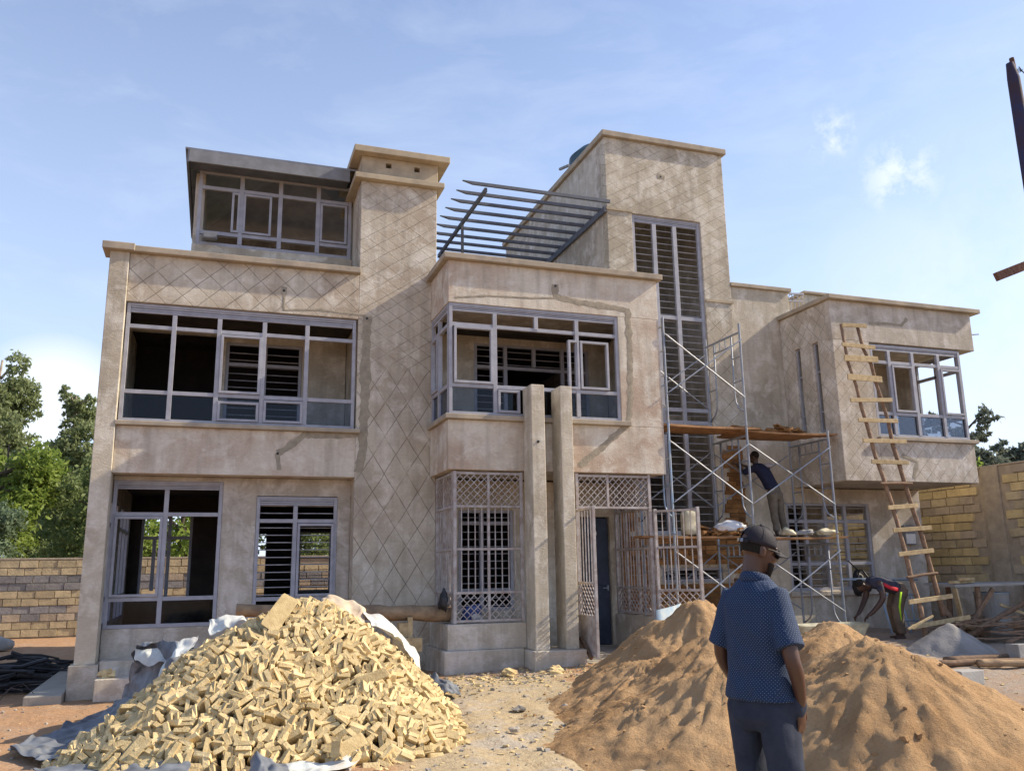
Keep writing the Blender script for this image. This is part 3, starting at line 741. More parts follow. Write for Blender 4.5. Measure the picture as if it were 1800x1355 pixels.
# ------------------------------------------------------------------ pergola on the terrace
pg = obj('pergola_rail', MB().bar((4.49, 14.25, 8.71), (4.49, 17.9, 8.71), .05, .08), 'pergola_steel', H)
obj('pergola_rail', MB().bar((7.03, 14.38, 8.71), (7.03, 17.9, 8.71), .05, .12), 'pergola_steel', H)
for k, y in enumerate((14.22, 14.65, 15.06, 15.49, 15.92, 16.35, 16.78, 17.2, 17.62)):
    mb = MB(); n = 0
    mb.v += [(4.02, y - .025, 8.82), (4.02, y + .025, 8.82), (4.22, y - .025, 8.765), (4.22, y + .025, 8.765), (7.05, y - .025, 8.765), (7.05, y + .025, 8.765), (7.05, y - .025, 8.83), (7.05, y + .025, 8.83)]
    mb.f += [(0, 2, 4, 6), (1, 7, 5, 3), (0, 1, 3, 2), (2, 3, 5, 4), (0, 6, 7, 1), (4, 5, 7, 6)]
    obj('pergola_beam', mb, 'pergola_steel', H)
for y in (15.9, 17.6): obj('pergola_post', MB().bar((4.49, y, 6.6), (4.49, y, 8.67), .05), 'pergola_steel', H)
for x in (5.4, 5.9): obj('stay_rod', MB().bar((x, 17.9, 8.6), (x - .9, 17.9, 6.7), .02), 'pergola_steel', H)
tk = Vector((8.2, 17.0, 9.98))
tank = obj('water_tank', (lambda b: b.path([tk, tk + Vector((0, 0, .1)), tk + Vector((0, 0, .5)), tk + Vector((0, 0, .55)), tk + Vector((0, 0, .95)), tk + Vector((0, 0, 1.0)), tk + Vector((0, 0, 1.25)), tk + Vector((0, 0, 1.45)), tk + Vector((0, 0, 1.55))], [.72, .74, .74, .71, .71, .74, .72, .5, .2], 32))(MB()), 'tank', smooth=False)
tag(tank, 'dark blue plastic water tank peeping over the left edge of the tall tower roof', 'water tank')
obj('overflow_pipe', MB().bar(P(984, 298, X=6.95), P(1000, 291, X=7.0), .05), 'fascia', H)
# white round lamp inside the porch
lp = P(1043, 937, Y=14.3); obj('porch_lamp', MB().path([lp + Vector((0, .09, 0)), lp, lp + Vector((0, -.03, 0))], [.03, .065, .05], 16), 'white_paint', H)
mbx = P(1598, 940, Y=14.4)
mb = MB().box(mbx.x - .14, mbx.x + .14, 14.36, 14.449, mbx.z - .2, mbx.z + .2); bx = obj('meter_box', mb, 'fascia', H, bevel=.006)
obj('meter_box_door', MB().box(mbx.x - .12, mbx.x + .12, 14.352, 14.3595, mbx.z - .18, mbx.z + .02), 'white_paint', bx)
# ------------------------------------------------------------------ boundary walls
def blockwall(name, label, ax, c, u0, u1, z0, n, h, L, thick, colors, flip=1, skip=None, maxn=298, group=None):
    """block wall: every block its own child"""
    mid = (u0 + u1) / 2
    loc = (mid, c, z0) if ax == 'Y' else (c, mid, z0)
    w = thing(name, loc, label, 'boundary wall')
    t_ = thick
    core = MB().box(u0, u1, c + .012, c + t_, z0 - .6, z0 + n * h + .005) if ax == 'Y' else MB().box(c + .012, c + t_, u0, u1, z0 - .6, z0 + n * h + .005)
    obj('mortar_bed', core, 'joint', w)
    cap = MB().box(u0, u1, c - .02, c + t_ + .02, z0 + n * h + .005, z0 + n * h + .06) if ax == 'Y' else MB().box(c - .02, c + t_ + .02, u0, u1, z0 + n * h + .005, z0 + n * h + .04)
    obj('mortar_cap', cap, 'joint', w, bevel=.01)
    cache = {}; rr = random.Random(3); k = 0
    for j in range(n):
        mt = colors[j]
        u = u0 - (L / 2 if j % 2 else 0) + rr.uniform(-.05, .05)
        while u < u1:
            l = L * rr.uniform(.9, 1.08); a = max(u, u0); b = min(u + l, u1); u += l
            if b - a < .08: continue
            if skip and skip(a, b, z0 + j * h): continue
            if k >= maxn: continue
            mm = mt if isinstance(mt, str) else rr.choice(mt)
            v = rr.randrange(4)
            if (mm, v) not in cache:
                mb = MB(); mb.obox(Vector((0, 0, 0)), Vector((1, 0, 0)), Vector((0, 1, 0)), Vector((0, 0, 1)), .5, .5, .5, .0); rs = random.Random(v + 11)
                mb.v = [(x + rs.uniform(-.012, .012), y + rs.uniform(-.05, .05), z + rs.uniform(-.03, .03)) for x, y, z in mb.v]
                cache[(mm, v)] = mesh_of(mb, 'block', mm)
            d = rr.uniform(.06, .10)
            uu = (a + b) / 2; zz = z0 + (j + .5) * h + rr.uniform(-.004, .004)
            p = (uu, c + .035 - d / 4 + .0, zz) if ax == 'Y' else (c + .035 - d / 4, uu, zz)
            s_ = (b - a - .022, d, h - .022)
            inst('block', cache[(mm, v)], p, (0, 0, 0) if ax == 'Y' else (0, 0, R(90)), w, s_); k += 1
    return w
cy, cb, cg = 'block_yellow', ['block_tan', 'block_brown'], ['block_grey', 'block_grey', 'block_brown']
ct = 'block_tan'
blockwall('block_wall', 'low wall of grey and tan quarry blocks in bands behind the house, in front of the left trees', 'Y', 26.0, -7.6, 5.2, .16, 10, .197, .43, .25,
          [ct, ct, cg, cg, ct, ct, cg, cg, ct, ct])
tag(obj('block_wall', MB().box(-30, -7.6, 26.0, 26.25, -.6, 2.13).box(5.2, 15.4, 26.0, 26.25, -.6, 2.13), 'joint'), 'plain far stretch of the rear block wall beyond the house', 'boundary wall')
rw = blockwall('block_wall', 'tall wall of yellow quarry blocks in thick joints on the right side of the site', 'X', 15.3, 9.6, 18.6, 1.28, 13, .182, .40, .25,
          [cb, cb, cy, cy, cb, cb, cy, cy, cb, cb, cy, cy, cb], skip=lambda a, b, z: a < 13.85 and b > 13.35)
obj('pier', MB().box(15.27, 15.5, 13.40, 13.80, .3, 3.66), 'joint', rw, bevel=.01)
obj('footing', MB().box(15.24, 15.6, 9.6, 18.6, -.3, 1.27), 'plaster_grey', rw, bevel=.01)
tag(obj('block_wall', MB().box(15.3, 15.55, 18.62, 26.0, -.5, 3.66), 'joint'), 'far end of the right hand wall behind the house', 'boundary wall')
# ------------------------------------------------------------------ scaffold
SC = thing('scaffold', (9.0, 13.4, .3), 'galvanised tube scaffold of arched frames and crossed braces against the tall tower', 'scaffold')
def scaf_frame(x, z0, z1, ya=12.90, yb=14.05, r=.021, mat='galv'):
    fr = MB(); fr.path([(x, ya, z0), (x, ya, z1 + .06)], r, 8); fr.path([(x, yb, z0), (x, yb, z1 + .06)], r, 8)
    fr.path([(x, ya, z1 - .10), (x, yb, z1 - .10)], r, 8)
    f = obj('scaffold_frame', fr, mat, SC, smooth=False)
    for s_, y in ((1, ya), (-1, yb)):
        pts = [(x, y + s_ * .28, z1 - .12), (x, y + s_ * .28, z0 + .62), (x, y + s_ * .26, z0 + .48), (x, y + s_ * .18, z0 + .36), (x, y + s_ * .01, z0 + .27)]
        obj('arch_tube', MB().path(pts, r * .72, 7), mat if s_ == 1 else 'galv', f, smooth=True)
        for zz in (z1 - .55, z1 - 1.0): obj('rung', MB().path([(x, y + s_ * .01, zz), (x, y + s_ * .27, zz)], r * .6, 6), mat, f)
    obj('strut', MB().path([(x, ya + .28, z1 - .30), (x, yb - .28, z1 - .30)], r * .7, 6), mat, f)
    for q in (.42, .58, .72): obj('strut', MB().path([(x, ya + (yb - ya) * q, z1 - .30), (x, ya + (yb - ya) * q, z1 - .11)], r * .6, 6), mat, f)
    return f
FXS = (7.34, 8.92, 10.68)
for i, x in enumerate(FXS):
    scaf_frame(x, .36, 2.17, mat='galv' if i != 1 else 'galv_blue'); scaf_frame(x, 2.25, 4.08, mat='galv_blue' if i == 0 else 'galv')
for x in FXS[:2]: scaf_frame(x, 4.15, 6.0, mat='galv')
def brace(xa, za, xb, zb, y):
    pa, pb = Vector((xa, y, za)), Vector((xb, y, zb))
    obj('cross_brace', MB().path([pa, pa.lerp(pb, .04), pa.lerp(pb, .96), pb], [.008, .0135, .0135, .008], 7), 'galv', SC)
for y, e in ((12.87, 1), (14.08, -1)):
    for a, b in ((FXS[0], FXS[1]), (FXS[1], FXS[2])):
        for lv, (z0, z1) in enumerate(((.36, 2.2), (2.25, 4.08), (4.15, 6.0))):
            if lv == 2 and a == FXS[1]: continue
            brace(a, z1 - .25, b, z0 + .52, y); brace(a, z0 + .52, b, z1 - .25, y - e * .03)
def planks(name, label, rows, z, group, slope=0):
    k = 0
    for (x0, x1, ya, yb, dz, t_, sag) in rows:
        n = 7; v = []
        mb = MB(); mb.v = []
        for i in range(n):
            u = i / (n - 1); x = x0 + (x1 - x0) * u; zz = z + dz - sag * 4 * u * (1 - u) + slope * (u - .5); j = .006
            mb.v += [(x, ya + random.uniform(-j, j), zz), (x, yb + random.uniform(-j, j), zz), (x, yb, zz + t_), (x, ya, zz + t_)]
        for i in range(n - 1):
            a = i * 4
            for q in range(4): mb.f.append((a + q, a + (q + 1) % 4, a + 4 + (q + 1) % 4, a + 4 + q))
        mb.f += [(3, 2, 1, 0), tuple((n - 1) * 4 + q for q in range(4))]
        tag(obj('plank', mb, 'plank', bevel=.004), label[k % len(label)], 'plank', group); k += 1
planks('p', ['front board of the upper scaffold deck, left bay', 'front board of the upper scaffold deck, right bay', 'second board of the upper scaffold deck, left bay', 'second board of the upper scaffold deck, right bay', 'rear board of the upper scaffold deck, nearest the tower window', 'rear board of the upper scaffold deck, right bay'],
       [(7.20, 9.25, 12.92, 13.20, .035, .04, .02), (8.85, 10.95, 12.95, 13.24, .0, .035, .03), (7.25, 9.2, 13.23, 13.52, .03, .03, .01), (8.8, 10.7, 13.27, 13.55, .0, .035, .01), (7.22, 9.0, 13.56, 13.86, .08, .035, .02), (8.9, 10.6, 13.58, 13.84, .0, .035, .01)], 4.07, 'boards of the upper scaffold deck')
planks('p', ['front board of the lower scaffold deck, behind the gate', 'front board of the lower scaffold deck, in front of the ground floor window', 'rear board of the lower scaffold deck, behind the gate', 'rear board of the lower scaffold deck, under the standing worker'],
       [(6.75, 9.1, 12.93, 13.22, .02, .035, .02), (8.8, 10.98, 12.96, 13.26, .0, .035, .02), (6.95, 9.1, 13.3, 13.62, .02, .035, .01), (8.85, 10.9, 13.3, 13.66, .0, .04, .01)], 2.17, 'boards of the lower scaffold deck')
# loose cladding strips waiting on the decks
lm = []
for k in range(4):
    mb = MB(); mb.obox(Vector((0, 0, 0)), Vector((1, 0, 0)), Vector((0, 1, 0)), Vector((0, 0, 1)), .17, .045, .014, .006); lm.append(mesh_of(mb, 'cladding_piece', 'cladding'))
def loose(cx, cy, z, rx, ry, n, label, lay=3):
    for k in range(n):
        a = rng_.uniform(0, 6.28); q = math.sqrt(rng_.random()); f = 1 - q
        o = inst('cladding_piece', rng_.choice(lm), (cx + math.cos(a) * rx * q, cy + math.sin(a) * ry * q, z + .02 + f * lay * .045 * rng_.random() + .02 * rng_.random()),
                 (rng_.uniform(-.35, .35), rng_.uniform(-.3, .3), rng_.uniform(0, 3.14)), None, (rng_.uniform(.5, 1.1), 1, rng_.uniform(.8, 1.3)))
        tag(o, label, 'stone strip', label)
loose(9.15, 13.35, 4.11, .25, .2, 14, 'loose brown stone strips in the smaller heap on the upper scaffold deck', 3)
loose(9.98, 13.35, 4.11, .45, .2, 34, 'loose brown stone strips in the larger heap on the upper scaffold deck', 4)
loose(8.05, 13.15, 2.22, .22, .12, 12, 'loose brown stone strips beside the plastic can on the lower deck', 3)
loose(8.55, 13.1, 2.22, .28, .12, 22, 'loose brown stone strips under the white sack on the lower deck', 4)
# jerrycan
jc = P(1214, 938, Y=13.15); JC = thing('jerrycan', (jc.x, 13.15, 2.235), 'dirty cream plastic jerrycan with its top cut open on the lower scaffold deck', 'jerrycan')
secs = [((jc.x, 13.15, 2.235 + z), (a, 0, 0), (0, b, 0)) for z, a, b in ((0, .13, .10), (.02, .15, .12), (.12, .15, .12), (.14, .145, .115), (.3, .15, .12), (.38, .145, .11), (.42, .12, .09))]
obj('can_body', MB().loft(secs, 24, True, 4), 'jerry', JC, smooth=True)
obj('can_spout', MB().path([(jc.x + .07, 13.15, 2.63), (jc.x + .07, 13.15, 2.70)], .03, 12), 'jerry', JC)
def lump(c, sx, sy, sz, rough=.25, n=18, m=12, seed=0, flat=True):
    mb = MB(); mb.ball((0, 0, 0), 1, n, m)
    out = []
    for x, y, z in mb.v:
        k = 1 + rough * fbm(x * 1.3 + seed, y * 1.3, z * 1.3 + seed, 4)
        zz = z * k * sz
        if flat and zz < -sz * .45: zz = -sz * .45
        out.append((c[0] + x * k * sx, c[1] + y * k * sy, c[2] + zz + (sz * .45 if flat else 0)))
    mb.v = out; return mb
sw = P(1275, 925, Y=13.1)
sk = obj('sack', lump((sw.x + .12, 13.1, 2.30), .34, .14, .12, .35, 26, 16, 3), 'sack_white', smooth=True)
tag(sk, 'crumpled white woven sack with faded red print on the lower scaffold deck', 'sack')
for (px, w, s_, lab) in ((1385, .13, 5, 'pale mortar board lump at the left of the junk on the lower deck'), (1415, .17, 6, 'grey crumpled cement bag on the lower scaffold deck'), (1452, .18, 8, 'pale torn bag at the right end of the lower scaffold deck')):
    q = P(px, 944, Y=13.1); tag(obj('bag', lump((q.x, 13.08, 2.225), w, .12, .075 if s_ > 5 else .09, .5, 20, 12, s_), 'cement' if s_ == 6 else 'jerry', smooth=True), lab, 'bag')
# leaning light poles in front of the lower deck
# ------------------------------------------------------------------ stick ladder
lb, lt = Vector((12.30, 11.85, .38)), Vector((11.08, 12.78, 6.25)); rb, rt_ = Vector((12.92, 11.85, .42)), Vector((11.62, 12.78, 6.22))
LD = thing('ladder', (12.6, 11.85, .38), 'tall homemade ladder of two crooked poles and nailed board rungs against the right wing', 'ladder')
def crooked(a, b, r0, r1, n=14, amp=.03, seed=0):
    pts = []; rs = []
    for i in range(n):
        u = i / (n - 1); p = a.lerp(b, u)
        pts.append(p + Vector((fbm(u * 5, seed, 0, 2), fbm(u * 5, seed, 9, 2), 0)) * amp); rs.append(r0 + (r1 - r0) * u + .003 * random.random())
    return MB().path(pts, rs, 8, rj=.12)
def LY(y): return 12.72 - .93 * max(0, min(1.05, (y - 571) / 529)) ** 1.35
lp_ = [(1478, 570), (1491, 638), (1505, 678), (1514, 715), (1527, 756), (1539, 802), (1551, 836), (1560, 862), (1569, 889), (1584, 944), (1595, 984), (1602, 1017), (1617, 1064), (1627, 1118)]
rp_ = [(1506, 570), (1517, 613), (1532, 641), (1539, 672), (1550, 703), (1561, 740), (1570, 784), (1581, 818), (1594, 861), (1606, 900), (1620, 940), (1631, 980), (1642, 1021), (1659, 1083)]
for q_ in (lp_, rp_):
    n_ = len(q_); obj('pole', MB().path([P(a, b, LY(b) + .03) for a, b in q_], [.030 + .012 * i / n_ for i in range(n_)], 8, rj=.14), 'pole_wood', LD, smooth=True)
rungs = [(1480, 571, 1523, 573), (1480, 605, 1538, 611), (1484, 629, 1543, 632), (1490, 662, 1550, 667), (1495, 703, 1568, 703), (1509, 738, 1578, 740), (1517, 774, 1593, 776), (1532, 811, 1597, 813), (1548, 850, 1603, 850), (1561, 892, 1613, 888), (1570, 932, 1637, 927), (1580, 974, 1641, 967), (1595, 1015, 1648, 1007), (1598, 1058, 1674, 1047), (1603, 1102, 1705, 1084)]
for k, (a, b, c_, d) in enumerate(rungs):
    u = max(0, min(1, ((b + d) / 2 - 571) / (1100 - 571))); Y = LY((b + d) / 2) - .035
    p0, p1 = P(a, b, Y), P(c_, d, Y)
    rnd = k in (8, 12)
    mb = MB()
    if rnd: mb.path([p0, p0.lerp(p1, .5) + Vector((0, 0, .01)), p1], .026, 8)
    else: mb.bar(p0, p1, .028, .075 if k not in (2, 3) else .115)
    obj('rung', mb, 'timber' if not rnd else 'pole_wood', LD, bevel=0 if rnd else .004)
# ------------------------------------------------------------------ heap of sand
cones = [(6.3, 10.5, 1.27, 1.85), (7.6, 9.35, 1.10, 1.7), (5.95, 6.7, 1.22, 1.85), (6.3, 7.25, 1.22, 1.75), (4.95, 7.8, .98, 1.75), (5.6, 9.0, 1.12, 1.8), (5.0, 9.6, .70, 1.4), (4.1, 8.1, .42, 1.1)]
def sandh(x, y):
    s_ = 0; k = 9.
    wx = x + .16 * fbm(x * 1.2, y * 1.2, 5, 3); wy = y + .16 * fbm(x * 1.2, y * 1.2, 8, 3)
    for cx, cy_, h, r in cones:
        d = math.hypot(wx - cx, wy - cy_)
        dd = math.sqrt(d * d + .018) - .13
        v = h * (1 - dd / r) if dd < r else h * (1 - dd / r) * .25
        s_ += math.exp(k * v)
    hgt = math.log(s_) / k - .2
    if hgt < -.25: return -.25
    # rills running down from the crests, clods and slumps
    best = min(cones, key=lambda c: math.hypot(x - c[0], y - c[1]) - c[3]); an = math.atan2(y - best[1], x - best[0]); rr = math.hypot(x - best[0], y - best[1])
    up = sm(hgt / .35)
    rill = .036 * fbm(an * 6.5, rr * .7, best[0], 4) * up
    clod = max(0, fbm(x * 4.5, y * 4.5, 3, 4)) * .036 + .03 * fbm(x * 2, y * 2, 1, 3)
    return hgt + rill + clod * (.35 + .65 * up) + .016 * fbm(x * 11, y * 11, 2, 3)
xs = [2.0 + i * .032 for i in range(240)]; ys = [4.2 + j * .032 for j in range(265)]
g = MB().grid([[(x, y, max(gz(x, y) - .12, gz(x, y) + sandh(x, y) - .03)) for x in xs] for y in ys])
snd = obj('sand_heap', g, 'sand', smooth=True)
tag(snd, 'large heap of orange brown building sand with two crests around the man in the cap', 'sand heap')
cl_ = MB()
for k in range(420):      # clods and pebbles rolled down the sand
    x = rng_.uniform(3.0, 9.2); y = rng_.uniform(4.8, 12); h_ = sandh(x, y)
    if h_ < -.05 or (h_ > .5 and rng_.random() < .6): continue
    s_ = rng_.uniform(.006, .018) * (1.8 if rng_.random() < .08 else 1); z = gz(x, y) + max(0, h_ - .03)
    a = rng_.uniform(0, 3.1); ax = Vector((math.cos(a), math.sin(a), rng_.uniform(-.2, .2))).normalized(); ay = ax.cross(Vector((0, 0, 1))).normalized(); az = ax.cross(ay)
    cl_.obox(Vector((x, y, z + s_ * .2)), ax, ay, az, s_, s_ * .8, s_ * .6, s_ * .35)
tag(obj('sand_clods', cl_, 'sand'), 'small clods and pebbles lying on the sand heap', None, kind='stuff')
# ------------------------------------------------------------------ small stones on the ground
gm = []
for k in range(5):
    gm.append(mesh_of(lump((0, 0, 0), 1, .8, .55, .5, 8, 5, k * 3.3, False), 'stone', 'slab_stone' if k % 2 else 'concrete'))
gravel = MB()
for k in range(1200):
    x = rng_.gauss(3.6, 2.2); y = rng_.uniform(6.5, 13); 
    if rng_.random() < .35: y = rng_.gauss(12.1, .35); x = rng_.uniform(1.5, 7.5)
    if rng_.random() < .2: x = rng_.uniform(-6, 0); y = rng_.uniform(9, 14)
    s_ = rng_.uniform(.006, .02) * (1.6 if rng_.random() < .1 else 1); z = ground_h(x, y)
    a = rng_.uniform(0, 3.1); ax = Vector((math.cos(a), math.sin(a), rng_.uniform(-.2, .2))).normalized(); ay = ax.cross(Vector((0, 0, 1))).normalized(); az = ax.cross(ay)
    gravel.obox(Vector((x, y, z + s_ * .3)), ax, ay, az, s_, s_ * .7, s_ * .5, s_ * .35)
chips = MB()
for k in range(620):
    if rng_.random() < .6: x = rng_.gauss(3.6, 1.6); y = rng_.gauss(12.0, .45)
    elif rng_.random() < .6: a = rng_.uniform(3.4, 6.6); x = .7 + math.cos(a) * rng_.uniform(1.8, 3.0); y = 9.6 + math.sin(a) * rng_.uniform(1.5, 2.4)
    else: x = rng_.uniform(8, 14); y = rng_.uniform(7, 12)
    s_ = rng_.uniform(.008, .03); z = ground_h(x, y); a = rng_.uniform(0, 3.1)
    ax = Vector((math.cos(a), math.sin(a), rng_.uniform(-.2, .2))).normalized(); ay = ax.cross(Vector((0, 0, 1))).normalized(); az = ax.cross(ay)
    chips.obox(Vector((x, y, z + s_ * .2)), ax, ay, az, s_ * 1.3, s_ * .8, s_ * .35, s_ * .3)
tag(obj('stone_chips', chips, 'slab_stone'), 'yellow stone chips and splinters scattered round the heap and porch', None, kind='stuff')
tag(obj('gravel', gravel, 'concrete'), 'small stone chips strewn over the trodden ground', None, kind='stuff')
for (px, py, s_, lab) in ((912, 1247, .075, 'dark triangular stone on the pale ground between the heaps'), (905, 1284, .06, 'small grey stone on the pale ground nearest the photographer'), (980, 1186, .13, 'flat tan stone lying in front of the column plinth'), (895, 1186, .11, 'low brown stone against the porch step edge'), (978, 1178, .10, 'tan stone leaning on the flat one in front of the column plinth'),
                          (60, 1212, .17, 'grey concrete lump beside the black heap at the left'), (1030, 1196, .09, 'thin pale stone chip beside the foot of the sand'), (1000, 1244, .07, 'dark stone at the left foot of the sand heap')):
    p = P(px, py, Z=gz(*P(px, py, Z=.1)[:2])); p = P(px, py, Z=gz(p.x, p.y))
    mb = lump((p.x, p.y, p.z - .01), s_, s_ * .8, s_ * .55, .7, 9, 6, px * .13, True)
    tag(obj('stone', mb, 'concrete' if px in (912, 905, 60, 1000) else 'slab_stone'), lab, 'stone')
# ------------------------------------------------------------------ heap of stone slabs
def heaph(x, y):
    """rounded, steep sided heap: two overlapping domes"""
    best = -.3
    for cx, cy_, h, rx, ry, pw in ((.98, 10.15, 1.30, 1.80, 1.55, 1.55), (.45, 9.75, 1.06, 1.55, 1.45, 1.6), (.0, 9.45, .66, 1.25, 1.1, 1.5), (1.35, 9.35, .62, 1.25, 1.1, 1.6), (.45, 9.0, .48, 1.25, .8, 1.5)):
        a = math.atan2(y - cy_, x - cx); w = 1 + .10 * fbm(math.cos(a) * 1.5 + cx, math.sin(a) * 1.5, 2, 3)
        d = math.sqrt(((x - cx) / rx) ** 2 + ((y - cy_) / ry) ** 2) / w
        v = h * (1 - d ** pw); k = .10; best = max(best, v) if abs(best - v) > k else max(best, v) + (k - abs(best - v)) ** 2 / (4 * k)
    return best + .05 * fbm(x * 1.6, y * 1.6, 4, 3)
def hp(x, y): return Vector((x, y, gz(x, y) + heaph(x, y)))
def hn(x, y):
    e = .05; a = hp(x + e, y) - hp(x - e, y); b = hp(x, y + e) - hp(x, y - e); return a.cross(b).normalized()
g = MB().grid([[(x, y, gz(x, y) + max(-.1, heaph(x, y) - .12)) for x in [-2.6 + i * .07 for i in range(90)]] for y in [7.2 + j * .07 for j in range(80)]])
tag(obj('heap_core', g, 'slab_gap_shade', smooth=True), 'dark filler surface under the heap of cut stone strips, coloured as shaded gaps', None, kind='stuff')
sr = random.Random(21)
stm = []
for k in range(9):
    mb = MB(); hx, hy, hz = .5, .5, .5
    # chipped slab: eight corner points pulled about and a broken end
    mb.obox(Vector((0, 0, 0)), Vector((1, 0, 0)), Vector((0, 1, 0)), Vector((0, 0, 1)), hx, hy, hz, 0)
    r2 = random.Random(k); mb.v = [(x + r2.uniform(-.045, .045), y + r2.uniform(-.05, .05), z + r2.uniform(-.06, .06)) for x, y, z in mb.v]
    me = mesh_of(mb, 'stone_slab', 'slab_stone')
    bm = bmesh.new(); bm.from_mesh(me); bmesh.ops.bevel(bm, geom=bm.edges[:], offset=.06, segments=1, affect='EDGES'); bm.to_mesh(me); bm.free(); stm.append(me)
def patch_angle(x, y):
    """neighbouring slabs lie alike: one angle per small patch of the heap"""
    q = (math.floor(x / .40 + .35 * fbm(x * 2, y * 2, 1, 2)), math.floor(y / .34 + .35 * fbm(x * 2, y * 2, 6, 2)))
    r3 = random.Random(q[0] * 7919 + q[1] * 104729); return r3.uniform(0, math.pi), r3.random()
slabs = []; occ = set()
tries = 0
def free(p, L): return (round(p.x / .088), round(p.y / .088), round(p.z / .072)) not in occ
while len(slabs) < 3100 and tries < 26000:
    tries += 1
    x = sr.uniform(-1.7, 3.2); y = sr.uniform(7.4, 12.0); hh = heaph(x, y)
    if hh < .0: continue
    n = hn(x, y); p = hp(x, y); vw = (EYE - p).normalized()
    if n.dot(vw) < -.15: continue
    ang = sr.uniform(0, math.pi) if sr.random() < .5 else sr.choice((.2, 2.9, 1.2, 1.9)) + sr.gauss(0, .2)
    L = sr.uniform(.21, .29); Wd = sr.uniform(.12, .17); T_ = sr.uniform(.040, .054)
    t1 = n.cross(Vector((0, 0, 1))).normalized(); t2 = n.cross(t1)
    if sr.random() < .07:        # lying flat on the slope
        az = (n + Vector((sr.gauss(0, .2), sr.gauss(0, .2), sr.gauss(0, .2)))).normalized()
        ax = (t1 * math.cos(ang) + t2 * math.sin(ang)); ax = (ax - az * ax.dot(az)).normalized(); ay = az.cross(ax)
        if free(p, 0):
            for u in (-.07, -.02, .03, .07):
                q_ = p + ax * u; occ.add((round(q_.x / .088), round(q_.y / .088), round(q_.z / .072)))
            if sr.random() < .15: L *= 1.4; Wd *= 1.3
            slabs.append((p + n * .02, Matrix((ax, ay, az)).transposed().to_quaternion(), (L, Wd, T_)))
        continue
    ax = (n * .75 + vw * .55 + Vector((sr.gauss(0, .16), sr.gauss(0, .12), sr.gauss(0, .14)))).normalized()
    az = t1 * math.cos(ang) + t2 * math.sin(ang); az = (az - ax * az.dot(ax)).normalized()
    fan = sr.gauss(0, .05)
    for k in range(sr.randint(2, 8)):        # slabs stacked side by side, ends outward
        q_ = p + az * (k * T_ * 1.12)
        hq = heaph(q_.x, q_.y)
        if hq < 0: break
        q_ = q_ + n * ((gz(q_.x, q_.y) + hq - q_.z) * .8)
        if not free(q_, 0): continue
        occ.add((round(q_.x / .088), round(q_.y / .088), round(q_.z / .072)))
        axk = (ax + az * (fan * k) + Vector((sr.gauss(0, .05), sr.gauss(0, .05), sr.gauss(0, .05)))).normalized(); azk = (az - axk * az.dot(axk)).normalized()
        if sr.random() < .12: azk = (azk + axk.cross(azk) * sr.gauss(0, .5)).normalized()
        ayk = azk.cross(axk); l_ = L * sr.uniform(.8, 1.15); w_ = Wd * sr.uniform(.75, 1.15)
        slabs.append((q_ + axk * (-l_ * .34 + sr.uniform(-.02, .035)), Matrix((axk, ayk, azk)).transposed().to_quaternion(), (l_, w_, T_ * sr.uniform(.85, 1.1))))
# loose slabs at the foot and on the top
for (px, py, L, Wd, rot) in ((1195 / 2.118 * 0 + 490, 1078, .42, .13, 0),):
    pass
slabs.sort(key=lambda s_: (s_[0] - EYE).length / (s_[2][0]))
near, rest = slabs[:295], slabs[295:]
for p, q, s_ in near:
    tag(inst('stone_slab', sr.choice(stm), p, q, None, s_), 'cut strip of yellow stone, one of the nearest on the big heap of strips', 'stone slab', 'stone strips tipped in a heap in front of the house')
mb = MB()
basev = [[tuple(v.co) for v in me.vertices] for me in stm]; basef = [[tuple(f.vertices) for f in me.polygons] for me in stm]
for p, q, s_ in rest:
    k = sr.randrange(len(stm)); n0 = len(mb.v); M3 = q.to_matrix()
    for v in basev[k]:
        w = M3 @ Vector((v[0] * s_[0], v[1] * s_[1], v[2] * s_[2])); mb.v.append((p.x + w.x, p.y + w.y, p.z + w.z))
    mb.f += [tuple(n0 + i for i in f) for f in basef[k]]
rest_o = obj('stone_slabs', mb, 'slab_stone', fix=False)
tag(rest_o, 'the many further cut strips of yellow stone tipped in the heap', None, kind='stuff')
# per island colour for the joined slabs
M_ = MATS['slab_stone'].copy(); M_.name = 'slab_stone_many'; t = NT(M_.node_tree)
for nd in M_.node_tree.nodes:
    if nd.type == 'OBJECT_INFO':
        ge = t.add('ShaderNodeNewGeometry')
        for l in list(nd.outputs['Random'].links):
            to = l.to_socket; M_.node_tree.links.remove(l); M_.node_tree.links.new(ge.outputs['Random Per Island'], to)
rest_o.data.materials[0] = M_
# two conspicuous big slabs
def bigslab(a, b, Y0, Y1, w, th, lab):
    p0, p1 = P(*a, Y0), P(*b, Y1); ax = (p1 - p0); L = ax.length; ax.normalize()
    vw = (EYE - (p0 + p1) / 2).normalized(); az = (vw - ax * vw.dot(ax)).normalized(); ay = az.cross(ax)
    o = inst('stone_slab', stm[2], (p0 + p1) / 2, Matrix((ax, ay, az)).transposed().to_quaternion(), None, (L, w, th)); tag(o, lab, 'stone slab')
bigslab((470, 1105), (512, 1050), 9.6, 9.9, .20, .035, 'large pale slab standing out on the very top of the stone heap')
bigslab((625, 1200), (680, 1180), 9.1, 9.1, .10, .045, 'pitted yellow slab lying across the right half of the stone heap')
bigslab((595, 1320), (640, 1297), 8.1, 8.2, .12, .04, 'smooth grey tan slab at the foot of the stone heap, right of a thin upright one')
bigslab((588, 1330), (592, 1300), 8.1, 8.1, .08, .03, 'thin bright upright slab at the foot of the stone heap')
